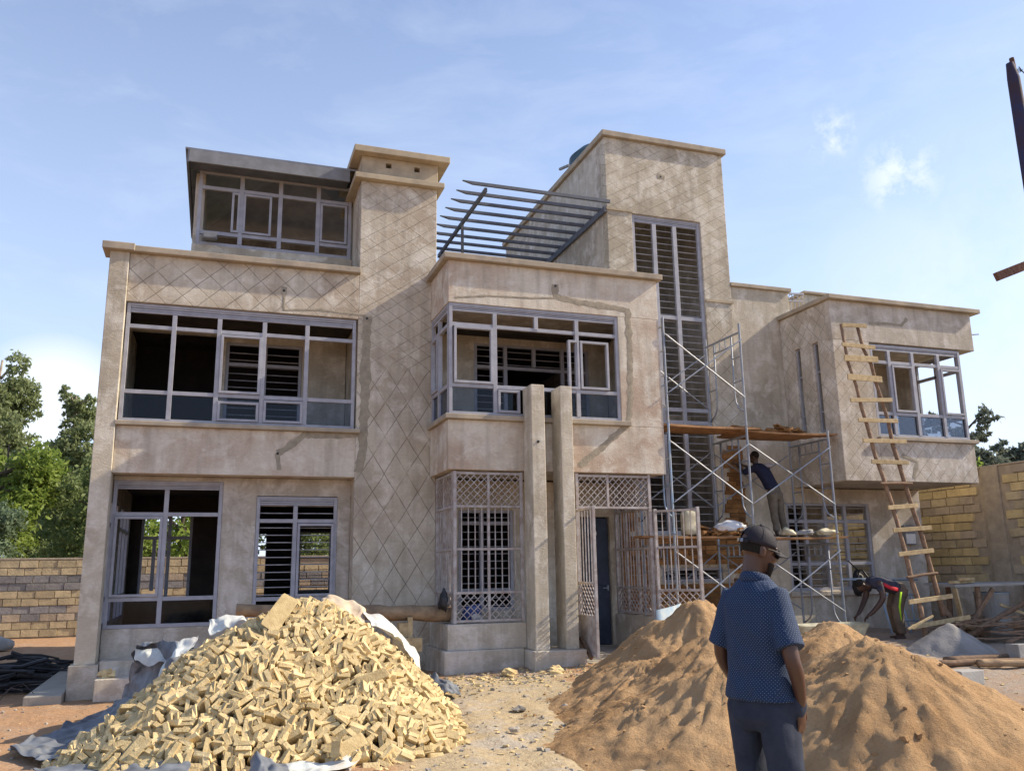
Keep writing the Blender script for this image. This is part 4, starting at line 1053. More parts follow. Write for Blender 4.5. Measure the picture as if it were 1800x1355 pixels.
# ------------------------------------------------------------------ tarpaulins
simple('tarp_grey', (.20, .22, .25), (.10, .11, .13), 5, .6, bump=.3, bsc=18)
simple('tarp_white', (.62, .66, .64), (.45, .44, .42), 5, .55, bump=.3, bsc=18)
simple('tarp_tan', (.40, .30, .20), (.62, .52, .40), 4, .6, bump=.3, bsc=18)
def tarp(rows, mat, label, name='tarpaulin', nu=26, nv=14, amp=.05, lift=.03, seed=0, drape=True):
    """control rows of world points; smooth interpolation, then crumpled"""
    def cr(ps, u):
        n = len(ps) - 1; x = u * n; i = min(int(x), n - 1); f = x - i
        p0 = ps[max(i - 1, 0)]; p1 = ps[i]; p2 = ps[i + 1]; p3 = ps[min(i + 2, n)]
        return .5 * ((2 * p1) + (p2 - p0) * f + (2 * p0 - 5 * p1 + 4 * p2 - p3) * f * f + (3 * p1 - p0 - 3 * p2 + p3) * f ** 3)
    rows = [[Vector(p) for p in r] for r in rows]; out = []
    for j in range(nv):
        v = j / (nv - 1); rr = [cr(r, i / (nu - 1)) for i in range(nu) for r in ()] if 0 else None
        line = []
        for i in range(nu):
            u = i / (nu - 1); p = cr([cr(r, u) for r in rows], v)
            c = Vector((fbm(p.x * 4 + seed, p.y * 4, p.z * 4, 4), fbm(p.x * 4, p.y * 4 + seed, p.z * 4 + 5, 4), abs(fbm(p.x * 5, p.y * 3 + seed, p.z * 3 + 9, 4)) * 1.6))
            e = .5 + .5 * abs(2 * u - 1) * 0
            p = p + c * amp
            if drape:
                lo = gz(p.x, p.y) + max(0, heaph(p.x, p.y)) + lift * .3
                if p.z < lo: p.z = lo + lift * .3 + .02 * abs(c.x)
            line.append(p)
        out.append(line)
    o = obj(name, MB().grid(out), mat, smooth=True, fix=False); s_ = o.modifiers.new('s', 'SOLIDIFY'); s_.thickness = .004
    sb = o.modifiers.new('u', 'SUBSURF'); sb.levels = 1; sb.render_levels = 1
    tag(o, label, 'tarpaulin'); return o
def G(px, py, dz=.0):
    z = .05
    for _ in range(30): p = P(px, py, Z=z + dz); z += .3 * (gz(p.x, p.y) - z)
    return p
tarp([[P(238, 1142, 10.6), P(300, 1128, 10.7), P(345, 1150, 10.5)], [G(200, 1245), P(290, 1200, 10.1), P(330, 1185, 10.0)], [G(95, 1290), G(190, 1300, .08), P(240, 1250, 9.4)], [G(12, 1325), G(100, 1345, .02), G(200, 1330, .08)]],
     'tarp_grey', 'crumpled grey tarpaulin spilling out of the left edge of the stone heap', amp=.10, nu=34, nv=44)
tarp([[P(236, 1140, 10.75), P(262, 1142, 10.7), P(300, 1130, 10.7)], [P(240, 1165, 10.7), P(262, 1172, 10.6), P(300, 1165, 10.5)]], 'tarp_white', 'white folded corner of sheeting at the left shoulder of the stone heap', amp=.04, nv=10, seed=3)
tarp([[P(300, 1155, 10.4), P(320, 1128, 10.5), P(348, 1122, 10.5)], [P(250, 1230, 10.0), P(285, 1190, 10.1), P(330, 1150, 10.3)]], 'tarp_white', 'whitish sheeting bunched above the grey tarpaulin on the left of the heap', amp=.07, nv=14, seed=5)
tarp([[P(368, 1100, 10.6), P(395, 1082, 10.6), P(425, 1084, 10.6)], [P(368, 1118, 10.4), P(400, 1108, 10.4), P(432, 1098, 10.4)]], 'tarp_white', 'small silvery sheet end showing at the upper left of the stone heap', amp=.05, nv=10, seed=7)
tarp([[P(560, 1060, 10.9), P(585, 1048, 10.9), P(625, 1065, 10.8), P(640, 1070, 10.8)], [P(572, 1068, 10.6), P(590, 1080, 10.4), P(615, 1100, 10.3), P(645, 1095, 10.4)], [P(590, 1075, 10.5), P(600, 1110, 10.2), P(620, 1125, 10.1), P(640, 1112, 10.2)]], 'tarp_tan', 'brown creased sheet folded over the top right of the stone heap', amp=.045, nu=24, nv=20, seed=9)
tarp([[P(640, 1080, 10.6), P(665, 1082, 10.6), P(693, 1098, 10.6)], [P(655, 1100, 10.3), P(690, 1120, 10.3), P(712, 1125, 10.4)], [P(680, 1110, 10.2), P(712, 1140, 10.2), P(735, 1150, 10.4)], [P(700, 1125, 10.1), P(722, 1160, 10.2), P(740, 1180, 10.4)]], 'tarp_white', 'white sheet hanging down the right shoulder of the stone heap', amp=.05, nu=20, nv=26, seed=11)
tarp([[G(755, 1188, .1), G(780, 1195, .12), G(800, 1205, .05)], [G(765, 1215, .04), G(785, 1222, .1), G(812, 1222, .0)]], 'tarp_grey', 'scrap of pale sheeting on the ground right of the stone heap', amp=.06, nv=12, seed=13, drape=False)
tarp([[G(60, 1352, .03), G(200, 1348, .05), G(330, 1338, .12)], [G(60, 1400), G(200, 1400, .02), G(330, 1390, .03)]], 'tarp_grey', 'edge of grey sheeting under the front left foot of the stone heap', amp=.05, nv=10, seed=15)
tarp([[G(440, 1345, .10), G(460, 1332, .16), G(500, 1345, .10)], [G(430, 1390), G(470, 1385, .05), G(520, 1380, .02)]], 'tarp_grey', 'dark grey sheet fold sticking up at the front foot of the stone heap', amp=.05, nv=12, seed=17)
tarp([[G(500, 1346, .05), G(560, 1343, .04), G(640, 1330, .02)], [G(500, 1390), G(580, 1360, .02), G(650, 1335, .0)]], 'tarp_white', 'pale sheeting strip under the front right foot of the stone heap', amp=.035, nv=10, seed=19)
# ------------------------------------------------------------------ log on trestle
p0, p1 = P(415, 1072, 13.35), P(800, 1079, 13.2)
lg = crooked(p0, p1, .085, .118, 20, .03, 2); LG = obj('log', lg, 'log_wood', smooth=True); tag(LG, 'long barked tree trunk laid level on blocks in front of the house', 'log')
sx = P(715, 1110, 13.2).x; T0 = thing('trestle', (sx, 13.2, .2), 'rough timber trestle carrying the right end of the log', 'trestle')
obj('post', MB().bar((sx + .03, 13.12, .1), (sx + .03, 13.12, p1.z - .02), .07), 'timber', T0); obj('crosspiece', MB().bar((sx - .25, 13.05, .62), (sx + .2, 13.05, .62), .05, .2), 'timber', T0)
obj('wedge', MB().box(sx - .14, sx + .0, 13.09, 13.25, .74, p1.z - .10), 'timber', T0)
# dark cloth, blue cement bag and small red thing on the dwarf wall
q = P(780, 1040, 13.0); tag(obj('cloth', lump((q.x, 12.98, q.z - .12), .07, .06, .14, .6, 14, 12, 3, False), 'black_plastic', smooth=True), 'black cloth caught on the left end of the porch grille', 'cloth')
q = P(833, 1088, 13.15); b_ = obj('cement_bag', lump((q.x, 13.2, .90), .16, .10, .20, .35, 18, 12, 6), 'sack_white', smooth=True); tag(b_, 'small blue and white bag sitting behind the porch grille', 'bag')
simple('bag_blue', (.03, .06, .22), (.05, .08, .25), 5, .6); b_.data.materials[0] = MATS['bag_blue']
obj('bag_label', lump((q.x + .03, 13.10, .98), .09, .035, .06, .3, 12, 8, 8, False), 'sack_white', b_, smooth=True)
# ------------------------------------------------------------------ left yard
ap = MB(); pts = [(-2.35, 13.75), (-1.87, 13.72), (-1.87, 15.6), (-2.15, 15.5)]
ap.v = [(x, y, gz(x, y) - .2) for x, y in pts] + [(x, y, gz(x, y) + (.10 if y < 14 else .28)) for x, y in pts]
ap.f = [(0, 1, 5, 4), (1, 2, 6, 5), (2, 3, 7, 6), (3, 0, 4, 7), (4, 5, 6, 7)]
tag(obj('apron', ap, 'concrete', bevel=.012), 'sloping concrete slab at the foot of the left corner pillar', 'concrete slab')
slab('step', (-1.46, -.5, 13.55, 14.0, .0, .30), 'plaster_grey', H); slab('step', (-1.46, -.5, 14.0, 14.46, .0, .50), 'plaster_grey', H)
for k, (px, py, s_) in enumerate(((188, 1172, .10), (196, 1180, .07))):
    q = P(px, py, 13.8); tag(obj('stone', lump((q.x, 13.75, .30), s_, s_ * .7, s_ * .8, .7, 9, 6, k + .4), 'slab_stone'), ('knobbly yellow stone on the step by the left pillar', 'smaller yellow stone beside the knobbly one on the step')[k], 'stone')
bl = MB(); rr = random.Random(9)
for k in range(110):
    a = Vector((rr.uniform(-3.9, -2.1), rr.uniform(14.9, 17.0), 0)); a.z = gz(a.x, a.y) + rr.uniform(0, .45) * math.exp(-((a.x + 2.7) ** 2) / .5); an = rr.uniform(-.5, .5)
    d = Vector((math.cos(an), math.sin(an), rr.uniform(-.2, .2))) * rr.uniform(.25, .7); bl.path([a - d, a + Vector((0, 0, rr.uniform(-.05, .1))), a + d], rr.uniform(.012, .035), 6, rj=.3)
tag(obj('charred_wood', bl, 'black_plastic'), 'tangled heap of black charred branches behind the left pillar', None, kind='stuff')
wr = MB()
for k in range(26):
    a = Vector((-3.3 + rr.uniform(-.5, .5), 14.4 + rr.uniform(-.6, .6), 0)); pts = []
    for i in range(7): pts.append(Vector((a.x + i * .16 * math.cos(k) - .3, a.y + i * .13 * math.sin(k * 1.7), gz(a.x, a.y) + .02 + .25 * abs(math.sin(i * .9 + k)))))
    wr.path(pts, .006, 5)
tag(obj('wire_tangle', wr, 'black_plastic'), 'tangle of thin dark wire beside the black heap', 'wire')
q = G(5, 1142); tag(obj('stone', lump((q.x - .1, q.y, q.z), .28, .2, .2, .3, 12, 8, 2), 'cement', smooth=True), 'rounded pale stone at the left edge of the yard', 'stone')
# ------------------------------------------------------------------ right hand work corner
BT = thing('work_bench', (13.6, 12.6, .3), 'rickety work table of boards smeared with grey mortar by the right hand wall', 'work table')
tb_ = [P(1642, 1022, 12.6), P(1800, 1020, 12.4)]
def ztop(): return tb_[0].z
zt = 1.30
for k in range(3):
    y = 12.15 + k * .33; mb = MB().bar((12.35 + k * .12, y, zt + .01 * k), (16.0, y, zt + .02 - .01 * k), .30, .045); obj('board', mb, 'cement', BT, bevel=.004)
for (x, y) in ((12.9, 12.1), (13.05, 12.9), (14.6, 12.1), (15.0, 12.9)): obj('leg', crooked(Vector((x, y, .1)), Vector((x + .05, y, zt - .02)), .045, .045, 6, .03, x), 'pole_wood', BT)
for (a, b) in (((1655, 1062), (1700, 1130)), ((1745, 1035), (1700, 1110))): obj('brace', MB().bar(P(*a, 12.05), P(*b, 12.05), .04, .08), 'pole_wood', BT)
for k, (a, b, c_, d, lab) in enumerate(((1672, 1024, 1715, 1014, 'short offcut lying on the mortar smeared table'), (1690, 1014, 1718, 1026, 'second short offcut crossed over the first on the mortar smeared table'))):
    u, v = P(a, b, 12.1), P(c_, d, 12.25); tag(obj('offcut', MB().bar((u.x, 12.1, 1.36 + .05 * k), (v.x, 12.35, 1.36 + .05 * k), .09, .045), 'timber', bevel=.003), lab, 'offcut')
# drum under the table
q = P(1765, 1095, 12.3); DR = thing('drum', (q.x, 12.5, .3), 'blue grey dented steel drum under the work table', 'drum')
obj('drum_body', MB().path([(q.x, 12.5, .3), (q.x, 12.5, .58), (q.x, 12.5, .6), (q.x, 12.5, .62), (q.x, 12.5, .9), (q.x, 12.5, 1.15)], [.29, .29, .305, .29, .29, .29], 28), 'cement', DR, smooth=False)
obj('drum_rim', MB().path([(q.x, 12.5, 1.13), (q.x, 12.5, 1.16)], [.305, .305], 28), 'galv_blue', DR)
# grey cement pyramid
cp = P(1668, 1096, 11.05); cx, cyy = cp.x, 11.05; g0 = gz(cx, cyy); zpk = cp.z + .03
rows = []
for j in range(60):
    row = []
    for i in range(60):
        x = cx - 1.3 + i * 2.6 / 59; y = cyy - 1.3 + j * 2.6 / 59; th = math.atan2(y - cyy, x - cx); d = math.hypot(x - cx, y - cyy)
        rad = .66 * (1 + .10 * math.cos(4 * th + .6)) * (1 + .1 * fbm(math.cos(th) * 2, math.sin(th) * 2, 3, 3)); h = (zpk - g0) * (1 - d / rad)
        h = min(h, (zpk - g0) - .02); h += .02 * fbm(x * 6, y * 6, 1, 3)
        row.append((x, y, gz(x, y) + max(-.12, h)))
    rows.append(row)
tag(obj('cement_heap', MB().grid(rows), 'quarry_dust', smooth=True), 'pointed heap of grey quarry dust with a sharp lit edge beyond the sand', 'cement heap')
# concrete blocks and logs
for (px, py, w, d, h, lab, rz) in ((1697, 1190, .22, .12, .19, 'grey concrete block lying in front of the logs', .1), (1800, 1165, .2, .12, .26, 'grey concrete block at the right edge of the picture beside the logs', .0)):
    q = P(px, py, Z=gz(9.2, 9.0) + .12); a = Vector((math.cos(rz), math.sin(rz), 0)); b = Vector((-a.y, a.x, 0)); z0 = gz(q.x, q.y)
    tag(obj('concrete_block', MB().obox(Vector((q.x, q.y, z0 + h / 2 - .01)), a, b, Vector((0, 0, 1)), w, d, h / 2, .008), 'cement', bevel=.012), lab, 'concrete block')
for k, (a, b, r, mt, lab) in enumerate((((1640, 1172), (1800, 1165), .045, 'pole_wood', 'nearest of the poles lying behind the concrete block'), ((1662, 1166), (1800, 1158), .05, 'pole_wood', 'second of the poles lying behind the concrete block'), ((1720, 1172), (1800, 1172), .055, 'log_wood', 'thick short log among the poles behind the concrete block'))):
    u = G(*a); v = G(*b); u.z = gz(u.x, u.y) + r; v.z = gz(v.x, v.y) + r; v = u + (v - u) * 1.25 if k < 3 else v
    tag(obj('pole', crooked(u, v, r, r * .85, 12, .03, k), mt, smooth=True), lab, 'pole')
# props and boards leaning in the corner
dia = [((1700, 1118), (1812, 1052), 11.6, 11.8, 'r', .045, 'stout round pole rising to the right edge in front of the work table'), ((1682, 1092), (1720, 1108), 11.7, 11.7, 'b', .05, 'pale board on the ground left of the stout round pole'), ((1758, 1062), (1800, 1078), 11.9, 11.9, 'b', .045, 'pale board crossing over the stout round pole'),
       ((1678, 1034), (1690, 1085), 12.0, 12.0, 'b', .09, 'upright short board standing at the work table'), ((1597, 1105), (1640, 1082), 11.6, 11.6, 'b', .03, 'thin board behind the foot of the ladder')]
for k, (a, b, ya, yb, kd, r, lab) in enumerate(dia):
    u, v = P(*a, ya), P(*b, yb); mb = crooked(u, v, r, r, 8, .02, k) if kd == 'r' else MB().bar(u, v, .03, r)
    tag(obj('pole' if kd == 'r' else 'board', mb, 'pole_wood' if kd == 'r' else 'timber', smooth=kd == 'r'), lab, 'pole' if kd == 'r' else 'board')
rr = random.Random(4)
jk = MB()
for k in range(46):
    x = rr.uniform(12.0, 15.0); y = rr.uniform(11.2, 12.6); a = rr.uniform(-.5, .5); L = rr.uniform(.3, .9)
    d = Vector((math.cos(a), math.sin(a), rr.uniform(-.12, .12))) * L; c_ = Vector((x, y, gz(x, y) + .05 + rr.uniform(0, .25)))
    jk.bar(c_ - d, c_ + d, rr.uniform(.03, .09), rr.uniform(.012, .03))
tag(obj('scrap_boards', jk, 'pole_wood'), 'jumble of dark scrap boards and iron lying under the work table', None, kind='stuff')
# blue tube frame lying against the wall, behind the bending worker
BF = thing('tube_frame', (11.3, 13.4, .4), 'light blue scaffold frame leaning on its side against the right wing wall', 'tube frame')
def tb(name, ptsp, Y, r=.02, mat='galv_blue'):
    ys_ = Y if isinstance(Y, (list, tuple)) else [Y] * len(ptsp)
    obj(name, MB().path([P(a, b, y) for (a, b), y in zip(ptsp, ys_)], r, 8), mat, BF, smooth=True)
tb('outer_tube', [(1478, 1018), (1612, 1018)], 13.8, .024); tb('outer_tube', [(1560, 1118), (1622, 1118)], 13.3, .024)
tb('cross_tube', [(1540, 1020), (1570, 1117)], [13.8, 13.3]); tb('cross_tube', [(1572, 1020), (1604, 1117)], [13.8, 13.3]); tb('cross_tube', [(1600, 1046), (1608, 1090)], [13.6, 13.4], .015)
tb('inner_tube', [(1555, 1045), (1605, 1045)], 13.65, .015); tb('inner_tube', [(1575, 1090), (1615, 1090)], 13.4, .018)
# backpack hung on the window bars
BP = thing('backpack', (P(1505, 1010, 13.9).x, 13.85, 1.3), 'black backpack hanging by its straps from the ground floor window', 'backpack')
c_ = P(1508, 1005, 13.95)
obj('bag_body', lump((c_.x, 13.95, c_.z - .22), .15, .10, .24, .25, 20, 14, 5, False), 'black_plastic', BP, smooth=True)
for s_ in (-1, 1): obj('strap', MB().path([(c_.x + .02 * s_, 13.86, c_.z + .05), (c_.x + .13 * s_, 13.82, c_.z - .12), (c_.x + .17 * s_, 13.83, c_.z - .3), (c_.x + .06 * s_, 13.86, c_.z - .45)], .018, 6), 'black_plastic', BP, smooth=True)
obj('hook_strap', MB().path([(c_.x, 13.9, c_.z + .0), (c_.x, 14.2, c_.z + .22)], .012, 6), 'black_plastic', BP)
# mixing trough and things the worker reaches for
q = P(1470, 1088, 12.4); TR = thing('trough', (q.x, 12.5, .5), 'long pale mortar trough on the ground in front of the bending worker', 'trough')
mb = MB(); secs = []
for zz, a, b in ((.50, .62, .20), (.70, .72, .27), (.71, .70, .25), (.53, .60, .18)): secs.append(((q.x, 12.6, zz), (a, 0, 0), (0, b, 0)))
obj('tray', mb.loft(secs, 28, True, 6), 'jerry', TR, smooth=False)
obj('mortar_fill', MB().loft([((q.x, 12.6, .62), (.60, 0, 0), (0, .18, 0)), ((q.x, 12.6, .66), (.35, 0, 0), (0, .10, 0))], 20, True, 4), 'cement', TR)
# pale blue sheet standing behind the crest of the sand
a, b, c_, d = P(1153, 1072, 11.9), P(1196, 1060, 12.3), P(1196, 1110, 12.3), P(1153, 1116, 11.9)
mb = MB(); mb.grid([[a.lerp(b, i / 6) + Vector((0, -.05 * math.sin(i / 6 * 3.14), 0)) for i in range(7)], [d.lerp(c_, i / 6) + Vector((0, -.05 * math.sin(i / 6 * 3.14), -.3)) for i in range(7)]])
o = obj('metal_sheet', mb, 'pale_blue', smooth=True, fix=False); s_ = o.modifiers.new('s', 'SOLIDIFY'); s_.thickness = .012; tag(o, 'curved pale blue metal sheet standing behind the left crest of the sand', 'metal sheet')
u, v = P(1024, 1160, 12.3), P(1036, 1178, 12.1); tag(obj('board', MB().bar(P(1020, 1120, 12.7), P(1040, 1157, 12.35), .04, .06), 'pole_wood'), 'short dark board leaning at the foot of the second column', 'board')
# timber frame reaching into the picture on the right
simple('post_blue', (.03, .035, .09), (.05, .03, .03), 6, .8); simple('dark_wood', (.16, .08, .055), (.10, .055, .04), 8, .85, bump=.5, bsc=30)
TF = thing('timber_post', (P(1960, 1250, 4.2).x, 4.2, 0), 'leaning dark post with a crossbar cut off by the right edge of the picture', 'post')
obj('post', MB().path([P(1775, 112, 4.2), P(1782, 140, 4.2), P(1800, 250, 4.2), P(1860, 620, 4.2), P(1960, 1250, 4.2)], [.028, .045, .05, .055, .06], 10), 'post_blue', TF, smooth=True)
obj('post_tip', MB().path([P(1778, 103, 4.2), P(1783, 125, 4.2)], .018, 8), 'dark_wood', TF)
obj('crossbar', MB().bar(P(1751, 487, 4.15), P(1960, 405, 4.0), .035, .06), 'dark_wood', TF, bevel=.004)
for k in range(5):
    p0 = P(1786, 128, 4.2); obj('tie_wire', MB().path([p0, p0 + Vector((.04, 0, .01 + .012 * k)), p0 + Vector((.06 + .012 * k, -.01, .03 - .018 * k))], .0025, 5), 'black_plastic', TF)
# ------------------------------------------------------------------ vegetation
def leafmat(name, c, c2, tr=.35):
    M, t, b, pos = newmat(name); r = t.add('ShaderNodeNewGeometry').outputs['Random Per Island']
    n = t.noise(pos, 1.2, 3)
    x = t.mix(r, col4(c), col4(c2)); x = t.mix(t.m('MULTIPLY', n, .45), x, (c2[0] * .6, c2[1] * .65, c2[2] * .6, 1))
    t.put(b.inputs['Base Color'], x); b.inputs['Roughness'].default_value = .6; b.inputs['Specular IOR Level'].default_value = .3
    tl = t.add('ShaderNodeBsdfTranslucent'); t.put(tl.inputs[0], x); mx = t.add('ShaderNodeMixShader'); mx.inputs[0].default_value = tr
    t.l.new(b.outputs[0], mx.inputs[1]); t.l.new(tl.outputs[0], mx.inputs[2]); t.l.new(mx.outputs[0], t.n['Material Output'].inputs[0]); MATS[name] = M
leafmat('leaf_euca', (.21, .26, .11), (.29, .33, .17), .5)
leafmat('leaf_bright', (.30, .37, .075), (.20, .29, .06), .5)
leafmat('leaf_blue', (.16, .23, .14), (.22, .28, .17), .45)
leafmat('leaf_dark', (.15, .20, .07), (.21, .26, .10), .45)
leafmat('leaf_far', (.15, .18, .14), (.20, .22, .17), .35)
simple('bark', (.34, .29, .23), (.22, .18, .14), 4, .9); simple('bark_dark', (.10, .08, .06), (.07, .055, .04), 4, .9)
def tree(base, hgt, blobs, leafm, barkm, label, n=5000, ls=.09, name='tree', trunk=.16, group=None, seed=0, cat='tree', lean=(0, 0), droop=0):
    rr = random.Random(seed); base = Vector(base); Tn = thing(name, base, label, cat, group)
    top = base + Vector((lean[0], lean[1], hgt))
    tk_ = crooked(base - Vector((0, 0, .3)), top, trunk, trunk * .25, 12, .25, seed); obj('trunk', tk_, barkm, Tn, smooth=True)
    lm_ = MB()
    for bx, by, bz, r in blobs:
        c_ = base + Vector((bx, by, bz)); s0 = base.lerp(top, max(.15, min(.95, (bz - r * .8) / hgt)))
        lm_.path([s0, s0.lerp(c_, .5) + Vector((0, 0, .15)), c_], [trunk * .35, trunk * .22, .02], 5)
    obj('branches', lm_, barkm, Tn)
    cr_ = MB(); tot = sum(b[3] ** 2 for b in blobs)
    for bx, by, bz, r in blobs:
        c0 = base + Vector((bx, by, bz)); k = int(n * r * r / tot)
        ncl = max(5, int(k / 14))
        for _ in range(ncl):
            v = Vector((rr.gauss(0, 1), rr.gauss(0, 1), rr.gauss(0, 1))).normalized(); c_ = c0 + v * r * rr.uniform(.45, 1.05); cs_ = r * rr.uniform(.09, .2)
            for _ in range(14):
                p = c_ + Vector((rr.gauss(0, cs_), rr.gauss(0, cs_), rr.gauss(0, cs_ * .75)))
                a = Vector((rr.gauss(0, 1), rr.gauss(0, 1), rr.gauss(0, 1) - droop)).normalized(); b = a.orthogonal().normalized()
                b = Quaternion(a, rr.uniform(0, 6.28)) @ b; s_ = ls * rr.uniform(.6, 1.3); n0 = len(cr_.v)
                cr_.v += [tuple(p - a * s_), tuple(p + b * s_ * .42), tuple(p + a * s_), tuple(p - b * s_ * .42)]; cr_.f.append((n0, n0 + 1, n0 + 2, n0 + 3))
    obj('crown', cr_, leafm, Tn, fix=False); return Tn
def gaussblobs(seed, n, x, y, z, sx, sy, sz, r0, r1, taper=0):
    rr = random.Random(seed); out = []
    for _ in range(n):
        u = rr.uniform(-1, 1); k = 1 - taper * (u + 1) / 2
        out.append((x + rr.uniform(-1, 1) * sx * k, y + rr.uniform(-1, 1) * sy, z + u * sz, rr.uniform(r0, r1) * k))
    return out
g0 = 1.0
tree((-10.2, 46, g0), 11.0, gaussblobs(1, 46, 0, 0, 6.7, 1.9, 1.6, 3.9, .75, 1.15, .35), 'leaf_euca', 'bark', 'tall airy eucalyptus with drooping leaves at the left edge behind the wall', 42000, .12, trunk=.2, seed=1, droop=.8)
tree((-6.5, 42, g0), 8.6, gaussblobs(2, 52, .45, 0, 5.2, 1.5, 1.1, 3.4, .65, 1.0, .6), 'leaf_euca', 'bark', 'pointed eucalyptus with a pale bare trunk beside the left pillar', 40000, .11, trunk=.14, seed=2, droop=.6, lean=(.25, 0))
tree((-8.9, 43, g0), 6.5, gaussblobs(12, 12, 0, 0, 4.2, 1.3, 1.4, 1.5, .7, 1.0, .3), 'leaf_dark', 'bark_dark', 'darker round tree between the two eucalyptus trees', 8000, .13, trunk=.14, seed=12)
tree((-7.0, 31, .8), 4.6, gaussblobs(3, 22, 0, 0, 3.3, 1.9, 1.2, 1.5, .5, .85, .2), 'leaf_bright', 'bark_dark', 'bushy tree with bright yellow green leaves over the rear wall', 16000, .10, trunk=.12, seed=3)
tree((-6.4, 28.6, .8), 2.9, gaussblobs(4, 12, 0, 0, 1.9, 1.2, .7, .8, .45, .75, .2), 'leaf_blue', 'bark_dark', 'blue green shrub in front of the bright leafy tree', 10000, .07, trunk=.07, seed=4, cat='shrub', name='shrub')
tree((-8.2, 29, .7), 2.2, gaussblobs(14, 8, 0, 0, 1.6, .8, .7, .6, .4, .7, .2), 'leaf_bright', 'bark_dark', 'low light green shrub at the left edge over the wall', 5000, .07, trunk=.06, seed=14, cat='shrub', name='shrub')
tree((-3.6, 33, .8), 4.4, gaussblobs(5, 14, 0, 0, 3.0, 1.3, 1.2, 1.8, .6, 1.0, .2), 'leaf_dark', 'bark_dark', 'dark green bushy tree close behind the left pillar', 9000, .10, trunk=.1, seed=5)
tree((-4.9, 36, .8), 3.6, gaussblobs(15, 12, 0, 0, 2.6, 1.2, 1.2, 1.5, .6, 1.0, .2), 'leaf_dark', 'bark_dark', 'shadowy bush behind the pale eucalyptus trunk', 7000, .11, trunk=.1, seed=15, cat='shrub', name='shrub')
for k, x in enumerate((-1, 2.5, 6, 10)):
    tree((x, 31 + k, .8), 4.2, gaussblobs(20 + k, 9, 0, 0, 2.9, 1.9, 1.3, 1.5, .8, 1.2, .2), 'leaf_bright' if k % 2 == 0 else 'leaf_dark', 'bark_dark', ('bright green tree framed by the far left ground floor window', 'dark tree seen through the barred ground floor window', 'bright tree hidden behind the porch side of the house', 'dark tree hidden behind the tall tower side of the house')[k], 4500, .12, seed=20 + k)
tree((29.5, 27.0, .6), 7.0, gaussblobs(6, 20, 0, 0, 5.2, 1.35, 1.3, 1.9, .45, .85, .4), 'leaf_far', 'bark_dark', 'airy dark tree seen through and beside the glazed corner of the right wing', 11000, .12, trunk=.15, seed=6, droop=.4)
tree((25.8, 27.6, .6), 5.6, gaussblobs(16, 10, 0, 0, 4.0, 1.3, 1.2, .9, .5, .8, .3), 'leaf_far', 'bark_dark', 'lower tree seen only through the glazed corner of the right wing', 7000, .12, trunk=.12, seed=16)
tree((42.0, 33.9, .6), 7.2, gaussblobs(7, 20, 0, 0, 5.9, 2.0, 1.8, 1.2, .6, 1.1, .3), 'leaf_far', 'bark_dark', 'broad dark tree above the right hand wall at the picture edge', 13000, .17, trunk=.22, seed=7)
tree((22.5, 21.2, .6), 3.6, gaussblobs(17, 8, 0, 0, 3.6, .8, .8, .6, .4, .6, .2), 'leaf_bright', 'bark_dark', 'green bush top showing between the right wing and the wall', 3000, .08, trunk=.06, seed=17, cat='shrub', name='shrub')
# banana clump on top of the rear wall line
BN = thing('banana_plant', (-5.6, 27.2, 1.0), 'small clump of broad banana leaves just above the rear wall', 'banana plant')
rr = random.Random(8)
for k in range(14):
    a = rr.uniform(0, 6.28); b = Vector((-5.6 + rr.uniform(-.9, .9), 27.3, 1.6)); pts = []; L = rr.uniform(.6, .95)
    d = Vector((math.cos(a), math.sin(a) * .5, 0)); n_ = Vector((-d.y, d.x, 0)); ra = []; rb_ = []; mid = []
    for i in range(7):
        u = i / 6; c_ = b + d * (L * u) + Vector((0, 0, .75 * u - .85 * u * u + .2)); w = .13 * math.sin(math.pi * min(1, u * .95 + .04))
        ra.append(c_ + n_ * w + Vector((0, 0, .04))); rb_.append(c_ - n_ * w + Vector((0, 0, .04))); mid.append(c_)
    obj('leaf', MB().grid([ra, mid, rb_]), 'leaf_bright', BN, smooth=True, fix=False)
obj('stem', MB().path([(-5.6, 27.2, .8), (-5.6, 27.25, 1.9)], [.12, .07], 8), 'bark_dark', BN)
# low bank of earth behind the rear wall
# ------------------------------------------------------------------ people
def skinmat(name, c):
    M, t, b, pos = newmat(name); n = t.noise(pos, 9, 4)
    t.put(b.inputs['Base Color'], t.mix(n, col4(c), (c[0] * .72, c[1] * .68, c[2] * .66, 1))); b.inputs['Roughness'].default_value = .42; b.inputs['Specular IOR Level'].default_value = .45
    b.inputs['Subsurface Weight'].default_value = .08; b.inputs['Subsurface Radius'].default_value = (.02, .008, .004); b.inputs['Subsurface Scale'].default_value = .5
    t.put(b.inputs['Normal'], t.bump(t.noise(pos, 140, 3), .12, .004)); MATS[name] = M
skinmat('skin', (.088, .043, .028)); skinmat('skin_dark', (.06, .030, .020))
def remesh(o, vox, smooth_it=6, fac=.5):
    m_ = o.modifiers.new('r', 'REMESH'); m_.mode = 'VOXEL'; m_.voxel_size = vox; m_.use_smooth_shade = True
    s_ = o.modifiers.new('s', 'SMOOTH'); s_.iterations = smooth_it; s_.factor = fac
    old = o.data; par = o.parent; o.parent = None          # evaluated in a small scene of its own, so the rest is left alone
    ts = bpy.data.scenes.new('tmp'); ts.collection.objects.link(o); vl = ts.view_layers[0]; vl.update()
    me = bpy.data.meshes.new_from_object(o.evaluated_get(vl.depsgraph)); ts.collection.objects.unlink(o); bpy.data.scenes.remove(ts); o.parent = par
    o.modifiers.clear(); o.data = me; me.name = old.name; me.shade_smooth()
    return o
